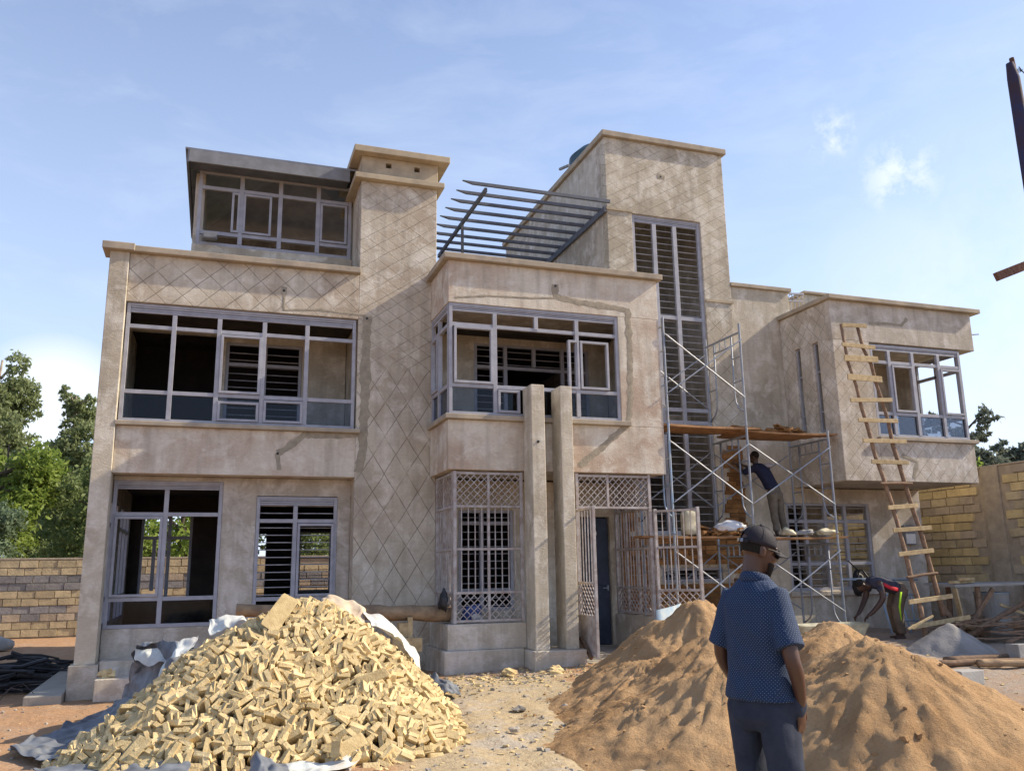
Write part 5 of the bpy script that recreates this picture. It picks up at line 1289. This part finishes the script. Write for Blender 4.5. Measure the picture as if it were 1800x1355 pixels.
def limb(mb, pts, rs, n=14, flat=1.0):
    """round limb with capped ends, tapering through the given radii"""
    pts = [Vector(p) for p in pts]; P2 = []; R2 = []
    def cr(a, b, c, d, f): return .5 * ((2 * b) + (c - a) * f + (2 * a - 5 * b + 4 * c - d) * f * f + (3 * b - a - 3 * c + d) * f ** 3)
    for i in range(len(pts) - 1):
        for k in range(4):
            f = k / 4; a, b, c, d = max(i - 1, 0), i, i + 1, min(i + 2, len(pts) - 1)
            P2.append(cr(pts[a], pts[b], pts[c], pts[d], f)); R2.append(rs[i] + (rs[i + 1] - rs[i]) * f)
    P2.append(pts[-1]); R2.append(rs[-1])
    mb.path(P2, R2, n); mb.ball(pts[0], rs[0] * .99, n, 8); mb.ball(pts[-1], rs[-1] * .99, n, 8); return mb
def hand(mb, w, d, up, s=1., curl=.5, thumb=1):
    """palm and five fingers from wrist w along d; up = back of the hand"""
    w = Vector(w); d = Vector(d).normalized(); up = Vector(up); up = (up - d * up.dot(d)).normalized(); sd = d.cross(up)
    mb.loft([(w - d * .01 * s, sd * .026 * s, up * .02 * s), (w + d * .03 * s, sd * .036 * s, up * .018 * s), (w + d * .075 * s, sd * .041 * s, up * .015 * s), (w + d * .092 * s, sd * .038 * s, up * .011 * s)], 14)
    for k, (o_, L) in enumerate(((-.030, .070), (-.010, .080), (.011, .075), (.030, .058))):
        b = w + d * .085 * s + sd * o_ * s; pts = [b]; dd = d.copy()
        for q in range(3):
            dd = (dd * math.cos(curl * .6) - up * math.sin(curl * .6)).normalized(); pts.append(pts[-1] + dd * L * s * (.45, .32, .23)[q])
            
        limb(mb, pts, [.0095 * s, .009 * s, .008 * s, .007 * s], 8)
    b = w + d * .03 * s - sd * .030 * s * thumb; td = (d * .7 - sd * .7 * thumb - up * .25).normalized()
    limb(mb, [b, b + td * .035 * s, b + td * .045 * s + d * .03 * s], [.013 * s, .011 * s, .009 * s], 8)
def headmesh(mb, c, yaw, tilt, s=1., nod=0.):
    """c is the centre of the skull; face looks along local +Y turned by yaw, nod > 0 looks down"""
    M = Matrix.Translation(Vector(c)) @ Matrix.Rotation(yaw, 4, 'Z') @ Matrix.Rotation(-nod, 4, 'X') @ Matrix.Rotation(tilt, 4, 'Y') @ Matrix.Scale(s, 4)
    h = MB()
    h.ball((0, -.012, .03), 1, 22, 16, (.077, .097, .088))                    # skull
    h.loft([((0, .022, .035), (.066, 0, 0), (0, .070, 0)), ((0, .030, -.02), (.064, 0, 0), (0, .064, 0)), ((0, .034, -.06), (.056, 0, 0), (0, .056, 0)), ((0, .045, -.095), (.040, 0, 0), (0, .040, 0)), ((0, .055, -.112), (.024, 0, 0), (0, .024, 0))], 20)
    h.ball((0, .098, -.018), 1, 10, 8, (.016, .022, .020)); h.path([(0, .092, .025), (0, .108, -.015)], [.009, .014], 8)      # nose
    for q in (-1, 1):
        h.ball((q * .018, .094, -.022), .011, 8, 6)
        h.ball((q * .076, -.008, -.005), 1, 12, 8, (.012, .020, .033)); h.ball((q * .082, -.014, .012), 1, 10, 6, (.008, .014, .014))   # ears
        h.ball((q * .038, .072, -.022), 1, 10, 8, (.022, .018, .018)); h.ball((q * .03, .082, .032), 1, 10, 6, (.026, .012, .009))   # cheek and brow
    h.ball((0, .092, -.052), 1, 12, 8, (.026, .014, .008)); h.ball((0, .090, -.064), 1, 12, 8, (.023, .014, .009))       # lips
    h.loft([((0, -.02, -.03), (.056, 0, 0), (0, .062, 0)), ((0, -.02, -.10), (.056, 0, 0), (0, .058, 0)), ((0, -.025, -.17), (.062, 0, 0), (0, .060, 0))], 18)
    mb.f += [tuple(i + len(mb.v) for i in f) for f in h.f]; mb.v += [tuple(M @ Vector(v)) for v in h.v]
    return M
def xf(mb, M): mb.v = [tuple(M @ Vector(v)) for v in mb.v]; return mb
# ---- the man in the cap (local: faces +Y, right hand is +X)
s0 = P(1338, 1100, Y=3.62); MX, MY = 2.61, 3.80; mz = gz(MX, MY)
MAN = thing('person', (MX, MY, mz), 'man seen from behind in dark cap, dotted navy shirt and slate trousers, hand in pocket', 'person', rz=R(-68)); MAN.scale = (.84, .88, .945)
body = MB()
Mh = headmesh(body, (0.012, .045, 1.640), R(-30), R(3), 1.06, R(14))
body.loft([((0, 0, .92), (.165, 0, 0), (0, .115, 0)), ((0, 0, 1.12), (.150, 0, 0), (0, .108, 0)), ((0, -.005, 1.32), (.172, 0, 0), (0, .110, 0)), ((0, -.01, 1.42), (.150, 0, 0), (0, .085, 0)), ((0, 0, 1.49), (.075, 0, 0), (0, .07, 0))], 20)
# right arm into the pocket, left arm hanging in front
limb(body, [(.150, -.02, 1.385), (.205, -.040, 1.24), (.245, -.055, 1.10), (.248, -.025, 1.02), (.232, .02, .92), (.215, .04, .87)], [.046, .052, .045, .043, .033, .028], 16)
limb(body, [(-.150, -.02, 1.385), (-.215, -.03, 1.24), (-.25, -.03, 1.10), (-.240, .05, .98), (-.215, .12, .88)], [.046, .052, .044, .040, .030], 16)
hand(body, (-.21, .135, .87), (.25, .35, -.9), (-1, .2, 0), 1.05, .6, -1)
hand(body, (.212, .045, .87), (-.1, .15, -1), (1, 0, 0), 1.05, .3, 1)
for q in (-1, 1):
    limb(body, [(q * .095, 0, .90), (q * .11, .005, .50), (q * .12, -.01, .09)], [.085, .056, .040], 14)
    body.loft([((q * .125, -.05, .04), (.035, 0, 0), (0, .04, 0)), ((q * .13, .02, .04), (.038, 0, 0), (0, .10, 0))], 12)
ob = obj('body', body, 'skin', MAN, local=True); remesh(ob, .0065, 5)
# shirt
sh = MB()
sh.loft([((.0, -.012, .885), (.212, 0, 0), (0, .158, 0)), ((0, -.012, .93), (.206, 0, 0), (0, .156, 0)), ((0, -.005, 1.03), (.188, 0, 0), (0, .150, 0)), ((0, -.008, 1.15), (.186, 0, 0), (0, .146, 0)),
         ((0, -.012, 1.28), (.198, 0, 0), (0, .144, 0)), ((0, -.015, 1.37), (.198, 0, 0), (0, .132, 0)), ((0, -.013, 1.43), (.176, 0, 0), (0, .114, 0)), ((0, -.005, 1.475), (.125, 0, 0), (0, .092, 0)), ((0, .005, 1.50), (.085, 0, 0), (0, .082, 0))], 36, True, 2.35)
for q in (-1, 1):
    a = Vector((q * .150, -.012, 1.400)); e = Vector((q * .238, -.048 if q > 0 else -.035, 1.145))
    d = (e - a).normalized(); u = Vector((0, 1, 0)); u = (u - d * u.dot(d)).normalized(); w = d.cross(u)
    sh.loft([(a - d * .03, w * .062, u * .086), (a + d * .06, w * .072, u * .088), (a.lerp(e, .6), w * .074, u * .090), (e, w * .080, u * .094)], 24)
M, t, b, pos = newmat('shirt_dots')
uvn = t.add('ShaderNodeTexCoord').outputs['Object']; s_ = t.add('ShaderNodeSeparateXYZ'); t.put(s_.inputs[0], uvn)
no_ = t.add('ShaderNodeSeparateXYZ'); t.put(no_.inputs[0], t.add('ShaderNodeTexCoord').outputs['Normal']); sw_ = t.m('GREATER_THAN', t.m('ABSOLUTE', no_.outputs[0]), t.m('ABSOLUTE', no_.outputs[1]))
an = t.m('ADD', t.m('MULTIPLY', s_.outputs[1], sw_), t.m('MULTIPLY', s_.outputs[0], t.m('SUBTRACT', 1., sw_)))
pu = .0175; gu = t.m('DIVIDE', an, pu); gv = t.m('DIVIDE', s_.outputs[2], pu * .5); row = t.m('FLOOR', gv)
gu = t.m('ADD', gu, t.m('MULTIPLY', row, .5))
du = t.m('MULTIPLY', t.m('SUBTRACT', t.m('FRACT', gu), .5), pu); dv = t.m('MULTIPLY', t.m('SUBTRACT', t.m('FRACT', gv), .5), pu * .5)
dist = t.m('SQRT', t.m('ADD', t.m('MULTIPLY', du, du), t.m('MULTIPLY', dv, dv)))
dot = t.rng(dist, .0012, .0021, 1., 0.)
base = t.mix(t.noise(uvn, 7, 4), (.016, .036, .088, 1), (.010, .024, .062, 1))
t.put(b.inputs['Base Color'], t.mix(t.m('MULTIPLY', dot, .55), base, (.30, .37, .48, 1))); b.inputs['Roughness'].default_value = .8
t.put(b.inputs['Normal'], t.bump(t.noise(uvn, 260, 2), .15, .002)); MATS['shirt_dots'] = M
so2 = obj('shirt', sh, 'shirt_dots', MAN, local=True); remesh(so2, .0075, 7)
def displace(o, fn):
    me = o.data; n = len(me.vertices); co = [0.] * (n * 3); me.vertices.foreach_get('co', co); no = [tuple(v.normal) for v in me.vertices]
    for i in range(n):
        d = fn(co[i * 3], co[i * 3 + 1], co[i * 3 + 2])
        for k in range(3): co[i * 3 + k] += no[i][k] * d
    me.vertices.foreach_set('co', co); me.update()
def fold(x, y, z):
    if z > .895:
        k = math.sin((x * .8 + z * .55) * 34 + 3 * fbm(x * 3, y * 3, z * 3, 2)) * (0.5 + .5 * math.sin(z * 9 + x * 4))
        f = .0062 * k + .0110 * fbm(x * 6 + z * 3, y * 6, z * 4.5, 3) + .011 * abs(fbm(x * 7, y * 4, z * 9 - x * 7, 2)) * sm((1.15 - z) / .3)
        if abs(x) > .19 and z > 1.12: f *= .6
        return f
    return 0
displace(so2, fold)
# collar
col = MB()
ring = []
for j, (r_, zz, o_) in enumerate(((.078, 1.475, 0), (.076, 1.535, .002), (.082, 1.530, .004), (.100, 1.485, .01))):
    ring.append([(math.sin(a) * r_ * 1.02, .006 - math.cos(a) * r_ + .0, zz - .035 * (1 - math.cos(a)) / 2 * 1.1) for a in [math.pi * .93 * (i - 18) / 18 for i in range(37)]])
co_ = obj('collar', MB().grid(ring), 'shirt_dots', MAN, local=True, smooth=True); k_ = co_.modifiers.new('s', 'SOLIDIFY'); k_.thickness = .004
# trousers
simple('trousers', (.030, .038, .062), (.020, .027, .046), 10, .8, bump=.2, bsc=120, spec=.2)
tr = MB()
tr.loft([((0, -.008, .99), (.178, 0, 0), (0, .128, 0)), ((0, -.012, .90), (.192, 0, 0), (0, .140, 0)), ((0, -.014, .80), (.196, 0, 0), (0, .142, 0)), ((0, -.008, .74), (.17, 0, 0), (0, .115, 0))], 28, True, 2.4)
for q in (-1, 1):
    tr.loft([((q * .098, -.008, .86), (.098, 0, 0), (0, .132, 0)), ((q * .108, -.004, .70), (.096, 0, 0), (0, .118, 0)), ((q * .118, .006, .50), (.085, 0, 0), (0, .098, 0)), ((q * .126, -.002, .28), (.080, 0, 0), (0, .092, 0)), ((q * .130, -.006, .07), (.082, 0, 0), (0, .100, 0))], 26, True, 2.2)
tr.ball((.205, .04, .86), 1, 14, 10, (.040, .055, .075))      # pocket bulging over the hand
to = obj('trousers', tr, 'trousers', MAN, local=True); remesh(to, .008, 6)
displace(to, lambda x, y, z: (.014 * fbm(x * 5 + 3, y * 5, z * 3.2, 3) + .006 * math.sin((z * 1.1 + abs(x)) * 40 + 4 * fbm(x * 3, y * 3, z * 2)) * sm((.62 - z) / .2)))
for q in (-1, 1):
    obj('shoe', MB().loft([((q * .128, -.085, .035), (.038, 0, 0), (0, .03, .03)), ((q * .13, -.04, .04), (.045, 0, 0), (0, 0, .045)), ((q * .132, .06, .035), (.05, 0, 0), (0, 0, .04)), ((q * .134, .16, .025), (.045, 0, 0), (0, 0, .025)), ((q * .134, .20, .018), (.02, 0, 0), (0, 0, .012))], 16), 'black_plastic', MAN, local=True, smooth=True)
# cap
simple('cap_cloth', (.014, .013, .020), (.022, .020, .028), 12, .75, bump=.2, bsc=200)
cp_ = MB(); rows = []
for j in range(9):
    ph = math.pi / 2 * j / 8; row = []
    for i in range(37):
        a = 2 * math.pi * i / 36; r_ = math.cos(ph) ** .8
        x = math.sin(a) * .0865 * r_; y = -.010 + math.cos(a) * .108 * r_; z = .028 + .098 * math.sin(ph)
        row.append(Mh @ Vector((x, y, z)))
    rows.append(row)
# opening at the back for the strap: drop the lower rear faces
g = MB().grid(rows); w = 37; keep = []
for j in range(8):
    for i in range(36):
        a = (i + .5) / 36 * 360
        if j < 3 and abs(a - 180) < (30, 26, 15)[j]: continue
        keep.append(g.f[j * 36 + i])
g.f = keep
cpo = obj('cap', g, 'cap_cloth', MAN, local=True, smooth=True, fix=False); k_ = cpo.modifiers.new('s', 'SOLIDIFY'); k_.thickness = .004; k_.offset = 1
bro = MB(); br = []
for j in range(6):
    v = j / 5; row = []
    for i in range(17):
        a = R(-58 + 116 * i / 16); r0x, r0y = .0865, .108
        x = math.sin(a) * (r0x + .004 + .0 * v); y = -.010 + math.cos(a) * (r0y) + v * .078 * math.cos(a * .9); z = .030 - .022 * v - .020 * (math.sin(a) ** 2)
        row.append(Mh @ Vector((x * (1 - .05 * v), y, z)))
    br.append(row)
bo = obj('brim', bro.grid(br), 'cap_cloth', cpo, local=True, smooth=True, fix=False); k_ = bo.modifiers.new('s', 'SOLIDIFY'); k_.thickness = .005
st = []
for zz in (.020, .040): st.append([Mh @ Vector((math.sin(a) * .0885, -.010 + math.cos(a) * .110, zz)) for a in [R(140 + 80 * i / 16) for i in range(17)]])
sb = obj('strap', MB().grid(st), 'cap_cloth', cpo, local=True, smooth=True, fix=False); k_ = sb.modifiers.new('s', 'SOLIDIFY'); k_.thickness = .004
simple('strap_leather', (.42, .36, .26), (.35, .30, .22), 30, .6)
for a_, wd, mt in ((188, .016, 'strap_leather'), (164, .010, 'galv')):
    a = R(a_); c0 = Mh @ Vector((math.sin(a) * .093, -.010 + math.cos(a) * .115, .030)); nn = (Mh.to_3x3() @ Vector((math.sin(a), math.cos(a), 0))).normalized(); up = Vector((0, 0, 1)); sd_ = up.cross(nn).normalized()
    obj('strap_tag' if mt == 'strap_leather' else 'buckle', MB().obox(c0, sd_, nn, nn.cross(sd_), wd, .002, .009), mt, cpo, local=True)
for a_ in range(0, 360, 60):      # stitched seams of the crown
    a = R(a_ + 30); pts = []
    for j in range(2, 9):
        ph = math.pi / 2 * j / 8; r_ = math.cos(ph) ** .8; pts.append(Mh @ Vector((math.sin(a) * .092 * r_, -.010 + math.cos(a) * .1135 * r_, .028 + .1035 * math.sin(ph))))
    obj('seam', MB().path(pts, .0016, 5), 'black_plastic', cpo, local=True)
obj('button', MB().ball(Mh @ Vector((0, -.01, .131)), .008, 10, 6), 'cap_cloth', cpo, local=True)
# close cropped hair and beard as thin shells
simple('hair', (.012, .010, .009), (.02, .016, .014), 60, .95, bump=.6, bsc=300)
hr = MB(); rows = []
for j in range(7):
    v = j / 6; zz = .045 - .095 * v; row = []
    for i in range(25):
        a = R(98 + 164 * i / 24); r_ = 1 - .14 * v * v
        row.append(Mh @ Vector((math.sin(a) * .0790 * r_, -.012 + math.cos(a) * .0985 * r_, zz)))
    rows.append(row)
obj('hair', MB().grid(rows[:5]), 'hair', MAN, local=True, smooth=True, fix=False)
bd = MB(); rows = []
for j in range(6):
    v = j / 5; row = []
    for i in range(25):
        a = R(-82 + 164 * i / 24); zz = -.048 - .066 * v; wx = .0655 - .030 * v * v - .008 * v; wy = .0655 - .016 * v * v
        row.append(Mh @ Vector((math.sin(a) * wx, .034 + .010 * v + math.cos(a) * wy * .94, zz)))
    rows.append(row)
for r_ in range(1): obj('beard', MB().grid(rows), 'hair', MAN, local=True, smooth=True, fix=False)
gl = MB()
for q in (-1, 1):
    gl.path([Mh @ Vector((q * .080, .002, .018)), Mh @ Vector((q * .078, .055, .016)), Mh @ Vector((q * .062, .100, .012))], .0022, 6)
    gl.path([Mh @ Vector((q * .033 + .026 * math.sin(k / 12 * 6.283), .104 - .004 * abs(math.sin(k)), .006 + .019 * math.cos(k / 12 * 6.283))) for k in range(13)], .0022, 5, False)
sg = obj('glasses', gl, 'black_plastic', MAN, local=True)
for q in (-1, 1): obj('lens', MB().path([Mh @ Vector((q * .033, .103, .006)), Mh @ Vector((q * .033, .105, .006))], [.025, .025], 16), 'black_plastic', sg, local=True)
# ---- worker standing on the lower deck (local: faces +Y, toward the wall)
simple('shirt_navy', (.018, .022, .05), (.012, .015, .035), 9, .85, bump=.3, bsc=30); simple('khaki', (.15, .13, .10), (.10, .088, .07), 9, .9, bump=.3, bsc=30)
simple('grey_cloth', (.42, .40, .42), (.3, .28, .3), 9, .85)
wp = P(1371, 940, Y=13.40)
def figure(name, loc, rz, label, spec):
    Pn = thing(name, loc, label, 'person', rz=rz); Pn.scale = (.94,) * 3; b_ = MB(); spec(Pn, b_); return Pn
def w1(Pn, b_):
    # leaning to the wall, arms raised to the cladding
    L = .0
    Mm = headmesh(b_, (-.16, .36, 1.60), R(25), R(-4), .98, R(-2))
    b_.loft([((-.0, .06, .90), (.14, 0, 0), (0, .10, 0)), ((-.05, .14, 1.15), (.135, 0, 0), (0, .10, 0)), ((-.11, .24, 1.36), (.165, 0, 0), (0, .10, 0)), ((-.13, .29, 1.44), (.07, 0, 0), (0, .06, 0))], 18)
    limb(b_, [(.05, .24, 1.36), (.07, .42, 1.28), (-.02, .60, 1.40), (-.10, .68, 1.46)], [.052, .044, .038, .028])
    limb(b_, [(-.29, .24, 1.36), (-.38, .42, 1.30), (-.32, .62, 1.42), (-.28, .72, 1.48)], [.052, .044, .038, .028])
    hand(b_, (-.10, .68, 1.46), (-.3, .6, .4), (0, -.5, 1), .95, .5, -1); hand(b_, (-.28, .72, 1.48), (0, .7, .4), (0, -.5, 1), .95, .5, 1)
    for q, fy in ((-1, -.02), (1, -.06)): limb(b_, [(q * .08, .05, .90), (q * .09, .02, .48), (q * .10, fy, .08)], [.08, .052, .038]); b_.loft([((q * .10, fy - .05, .03), (.035, 0, 0), (0, 0, .03)), ((q * .10, fy + .14, .025), (.035, 0, 0), (0, 0, .02))], 10)
    remesh(obj('body', b_, 'skin_dark', Pn, local=True), .010, 4)
    s_ = MB(); s_.loft([((-.01, .07, .93), (.165, 0, 0), (0, .125, 0)), ((-.05, .14, 1.12), (.160, 0, 0), (0, .125, 0)), ((-.10, .23, 1.32), (.195, 0, 0), (0, .125, 0)), ((-.12, .27, 1.42), (.13, 0, 0), (0, .09, 0)), ((-.13, .29, 1.47), (.07, 0, 0), (0, .065, 0))], 24, True, 2.3)
    for a, e in (((.04, .24, 1.37), (.08, .41, 1.29)), ((-.27, .24, 1.37), (-.375, .41, 1.30))):
        a = Vector(a); e = Vector(e); limb(s_, [a, e], [.072, .068])
    remesh(obj('shirt', s_, 'shirt_navy', Pn, local=True), .012, 4)
    obj('shoulder_cloth', lump((.05, .20, 1.42), .10, .09, .05, .3, 14, 10, 4, False), 'grey_cloth', Pn, local=True, smooth=True)
    t_ = MB(); t_.loft([((0, .06, .98), (.145, 0, 0), (0, .115, 0)), ((0, .04, .80), (.165, 0, 0), (0, .13, 0)), ((0, .03, .72), (.12, 0, 0), (0, .10, 0))], 22)
    for q, fy in ((-1, -.02), (1, -.06)): t_.loft([((q * .085, .04, .84), (.09, 0, 0), (0, .115, 0)), ((q * .092, .015, .48), (.075, 0, 0), (0, .085, 0)), ((q * .10, fy, .10), (.060, 0, 0), (0, .068, 0))], 18)
    to_ = remesh(obj('trousers', t_, 'khaki', Pn, local=True), .012, 4)
    displace(to_, lambda x, y, z: .012 * fbm(x * 7, y * 7, z * 7, 3) - .002)
    obj('hair', MB().ball(Mm @ Vector((0, -.018, .042)), 1, 20, 14, (.079, .094, .086)), 'hair', Pn, local=True, smooth=True)
figure('person', (wp.x + .03, 13.45, 2.215), R(12), 'worker in dark shirt and khaki trousers standing on the lower scaffold deck, facing the wall', w1)
# ---- worker bending down by the trough (local: faces -X in world after rotation; build facing +Y)
simple('shirt_slate', (.045, .048, .075), (.03, .032, .052), 9, .85, bump=.3, bsc=30); simple('red_cloth', (.55, .03, .045), None, 9, .8); simple('lime_cloth', (.42, .75, .02), None, 9, .8)
simple('trousers_mud', (.15, .11, .08), (.09, .068, .05), 6, .9, bump=.3, bsc=30)
def w2(Pn, b_):
    # bent forward at the hips, facing +Y
    hip = Vector((0, -.10, .88)); shd = Vector((0, .42, 1.02))
    Mm = headmesh(b_, (0.0, .66, .97), 0, 0, .98, R(72))
    ax = (shd - hip).normalized(); up = Vector((0, -ax.z, ax.y))
    b_.loft([(hip, Vector((.14, 0, 0)), up * .10), (hip.lerp(shd, .5) + up * .03, Vector((.135, 0, 0)), up * .10), (shd, Vector((.165, 0, 0)), up * .09), (shd + ax * .09, Vector((.07, 0, 0)), up * .06)], 18)
    limb(b_, [(-.17, .40, 1.00), (-.22, .40, .74), (-.16, .56, .52), (-.13, .66, .44)], [.060, .054, .043, .030]); limb(b_, [(.17, .40, 1.00), (.22, .44, .76), (.17, .60, .54), (.13, .70, .45)], [.060, .054, .043, .030])
    hand(b_, (-.13, .66, .44), (.1, .6, -.5), (0, .4, .8), .95, .6, 1); hand(b_, (.13, .70, .45), (-.1, .6, -.5), (0, .4, .8), .95, .6, -1)
    for q, dy in ((-1, .05), (1, -.06)): limb(b_, [(q * .09, -.10, .86), (q * .12, .02 + dy, .46), (q * .14, -.04 + dy, .08)], [.085, .055, .038]); b_.loft([((q * .14, dy - .09, .03), (.035, 0, 0), (0, 0, .03)), ((q * .14, dy + .12, .025), (.035, 0, 0), (0, 0, .02))], 10)
    remesh(obj('body', b_, 'skin_dark', Pn, local=True), .010, 4)
    s_ = MB(); s_.loft([(hip + ax * .05, Vector((.155, 0, 0)), up * .115), (hip.lerp(shd, .5) + up * .03, Vector((.160, 0, 0)), up * .125), (shd, Vector((.185, 0, 0)), up * .115), (shd + ax * .07, Vector((.11, 0, 0)), up * .08), (shd + ax * .11, Vector((.07, 0, 0)), up * .065)], 24, True, 2.3)
    for q in (-1, 1): limb(s_, [(q * .15, .39, 1.00), (q * .185, .40, .90)], [.072, .070])
    remesh(obj('shirt', s_, 'shirt_slate', Pn, local=True), .012, 4)
    for q in (-1, 1):
        c_ = hip.lerp(shd, .50) - up * .035; st_ = MB().loft([(hip + ax * .10 + Vector((q * .150, 0, 0)) - up * .03, Vector((.012, 0, 0)), up * .035), (c_ + Vector((q * .162, 0, 0)), Vector((.012, 0, 0)), up * .035), (shd - ax * .03 + Vector((q * .182, 0, 0)), Vector((.012, 0, 0)), up * .030)], 12)
        obj('side_stripe', st_, 'red_cloth', Pn, local=True, smooth=True)
    t_ = MB(); t_.loft([(hip + ax * .06, Vector((.150, 0, 0)), up * .115), (hip - ax * .04, Vector((.175, 0, 0)), up * .14), (hip - ax * .12 - up * .08, Vector((.15, 0, 0)), up * .11)], 22)
    for q, dy in ((-1, .05), (1, -.06)): t_.loft([((q * .09, -.12, .88), (.095, 0, 0), (0, .12, 0)), ((q * .115, .0 + dy * .6, .58), (.092, 0, 0), (0, .122, 0)), ((q * .13, .0 + dy, .36), (.078, 0, 0), (0, .098, 0)), ((q * .14, -.04 + dy, .10), (.062, 0, 0), (0, .080, 0))], 18)
    remesh(obj('trousers', t_, 'trousers_mud', Pn, local=True), .012, 4)
    for q, dy in ((-1, .05),): obj('leg_stripe', MB().loft([((q * .186, -.02, .84), (.010, 0, 0), (0, .022, 0)), ((q * .198, .02 + dy * .6, .58), (.010, 0, 0), (0, .022, 0)), ((q * .198, .0 + dy, .34), (.010, 0, 0), (0, .020, 0))], 10), 'lime_cloth', Pn, local=True, smooth=True)
    obj('hair', MB().ball(Mm @ Vector((0, -.018, .042)), 1, 20, 14, (.079, .094, .086)), 'hair', Pn, local=True, smooth=True)
bp = P(1556, 1080, Y=12.3); zb = 1.02 + .0
hp_ = P(1570, 1050, Y=12.3)
figure('person', (hp_.x + .02, 12.3, gz(hp_.x, 12.3) - .02), R(84), 'worker bent double in slate shirt with red stripe and trousers with lime green stripe', w2)
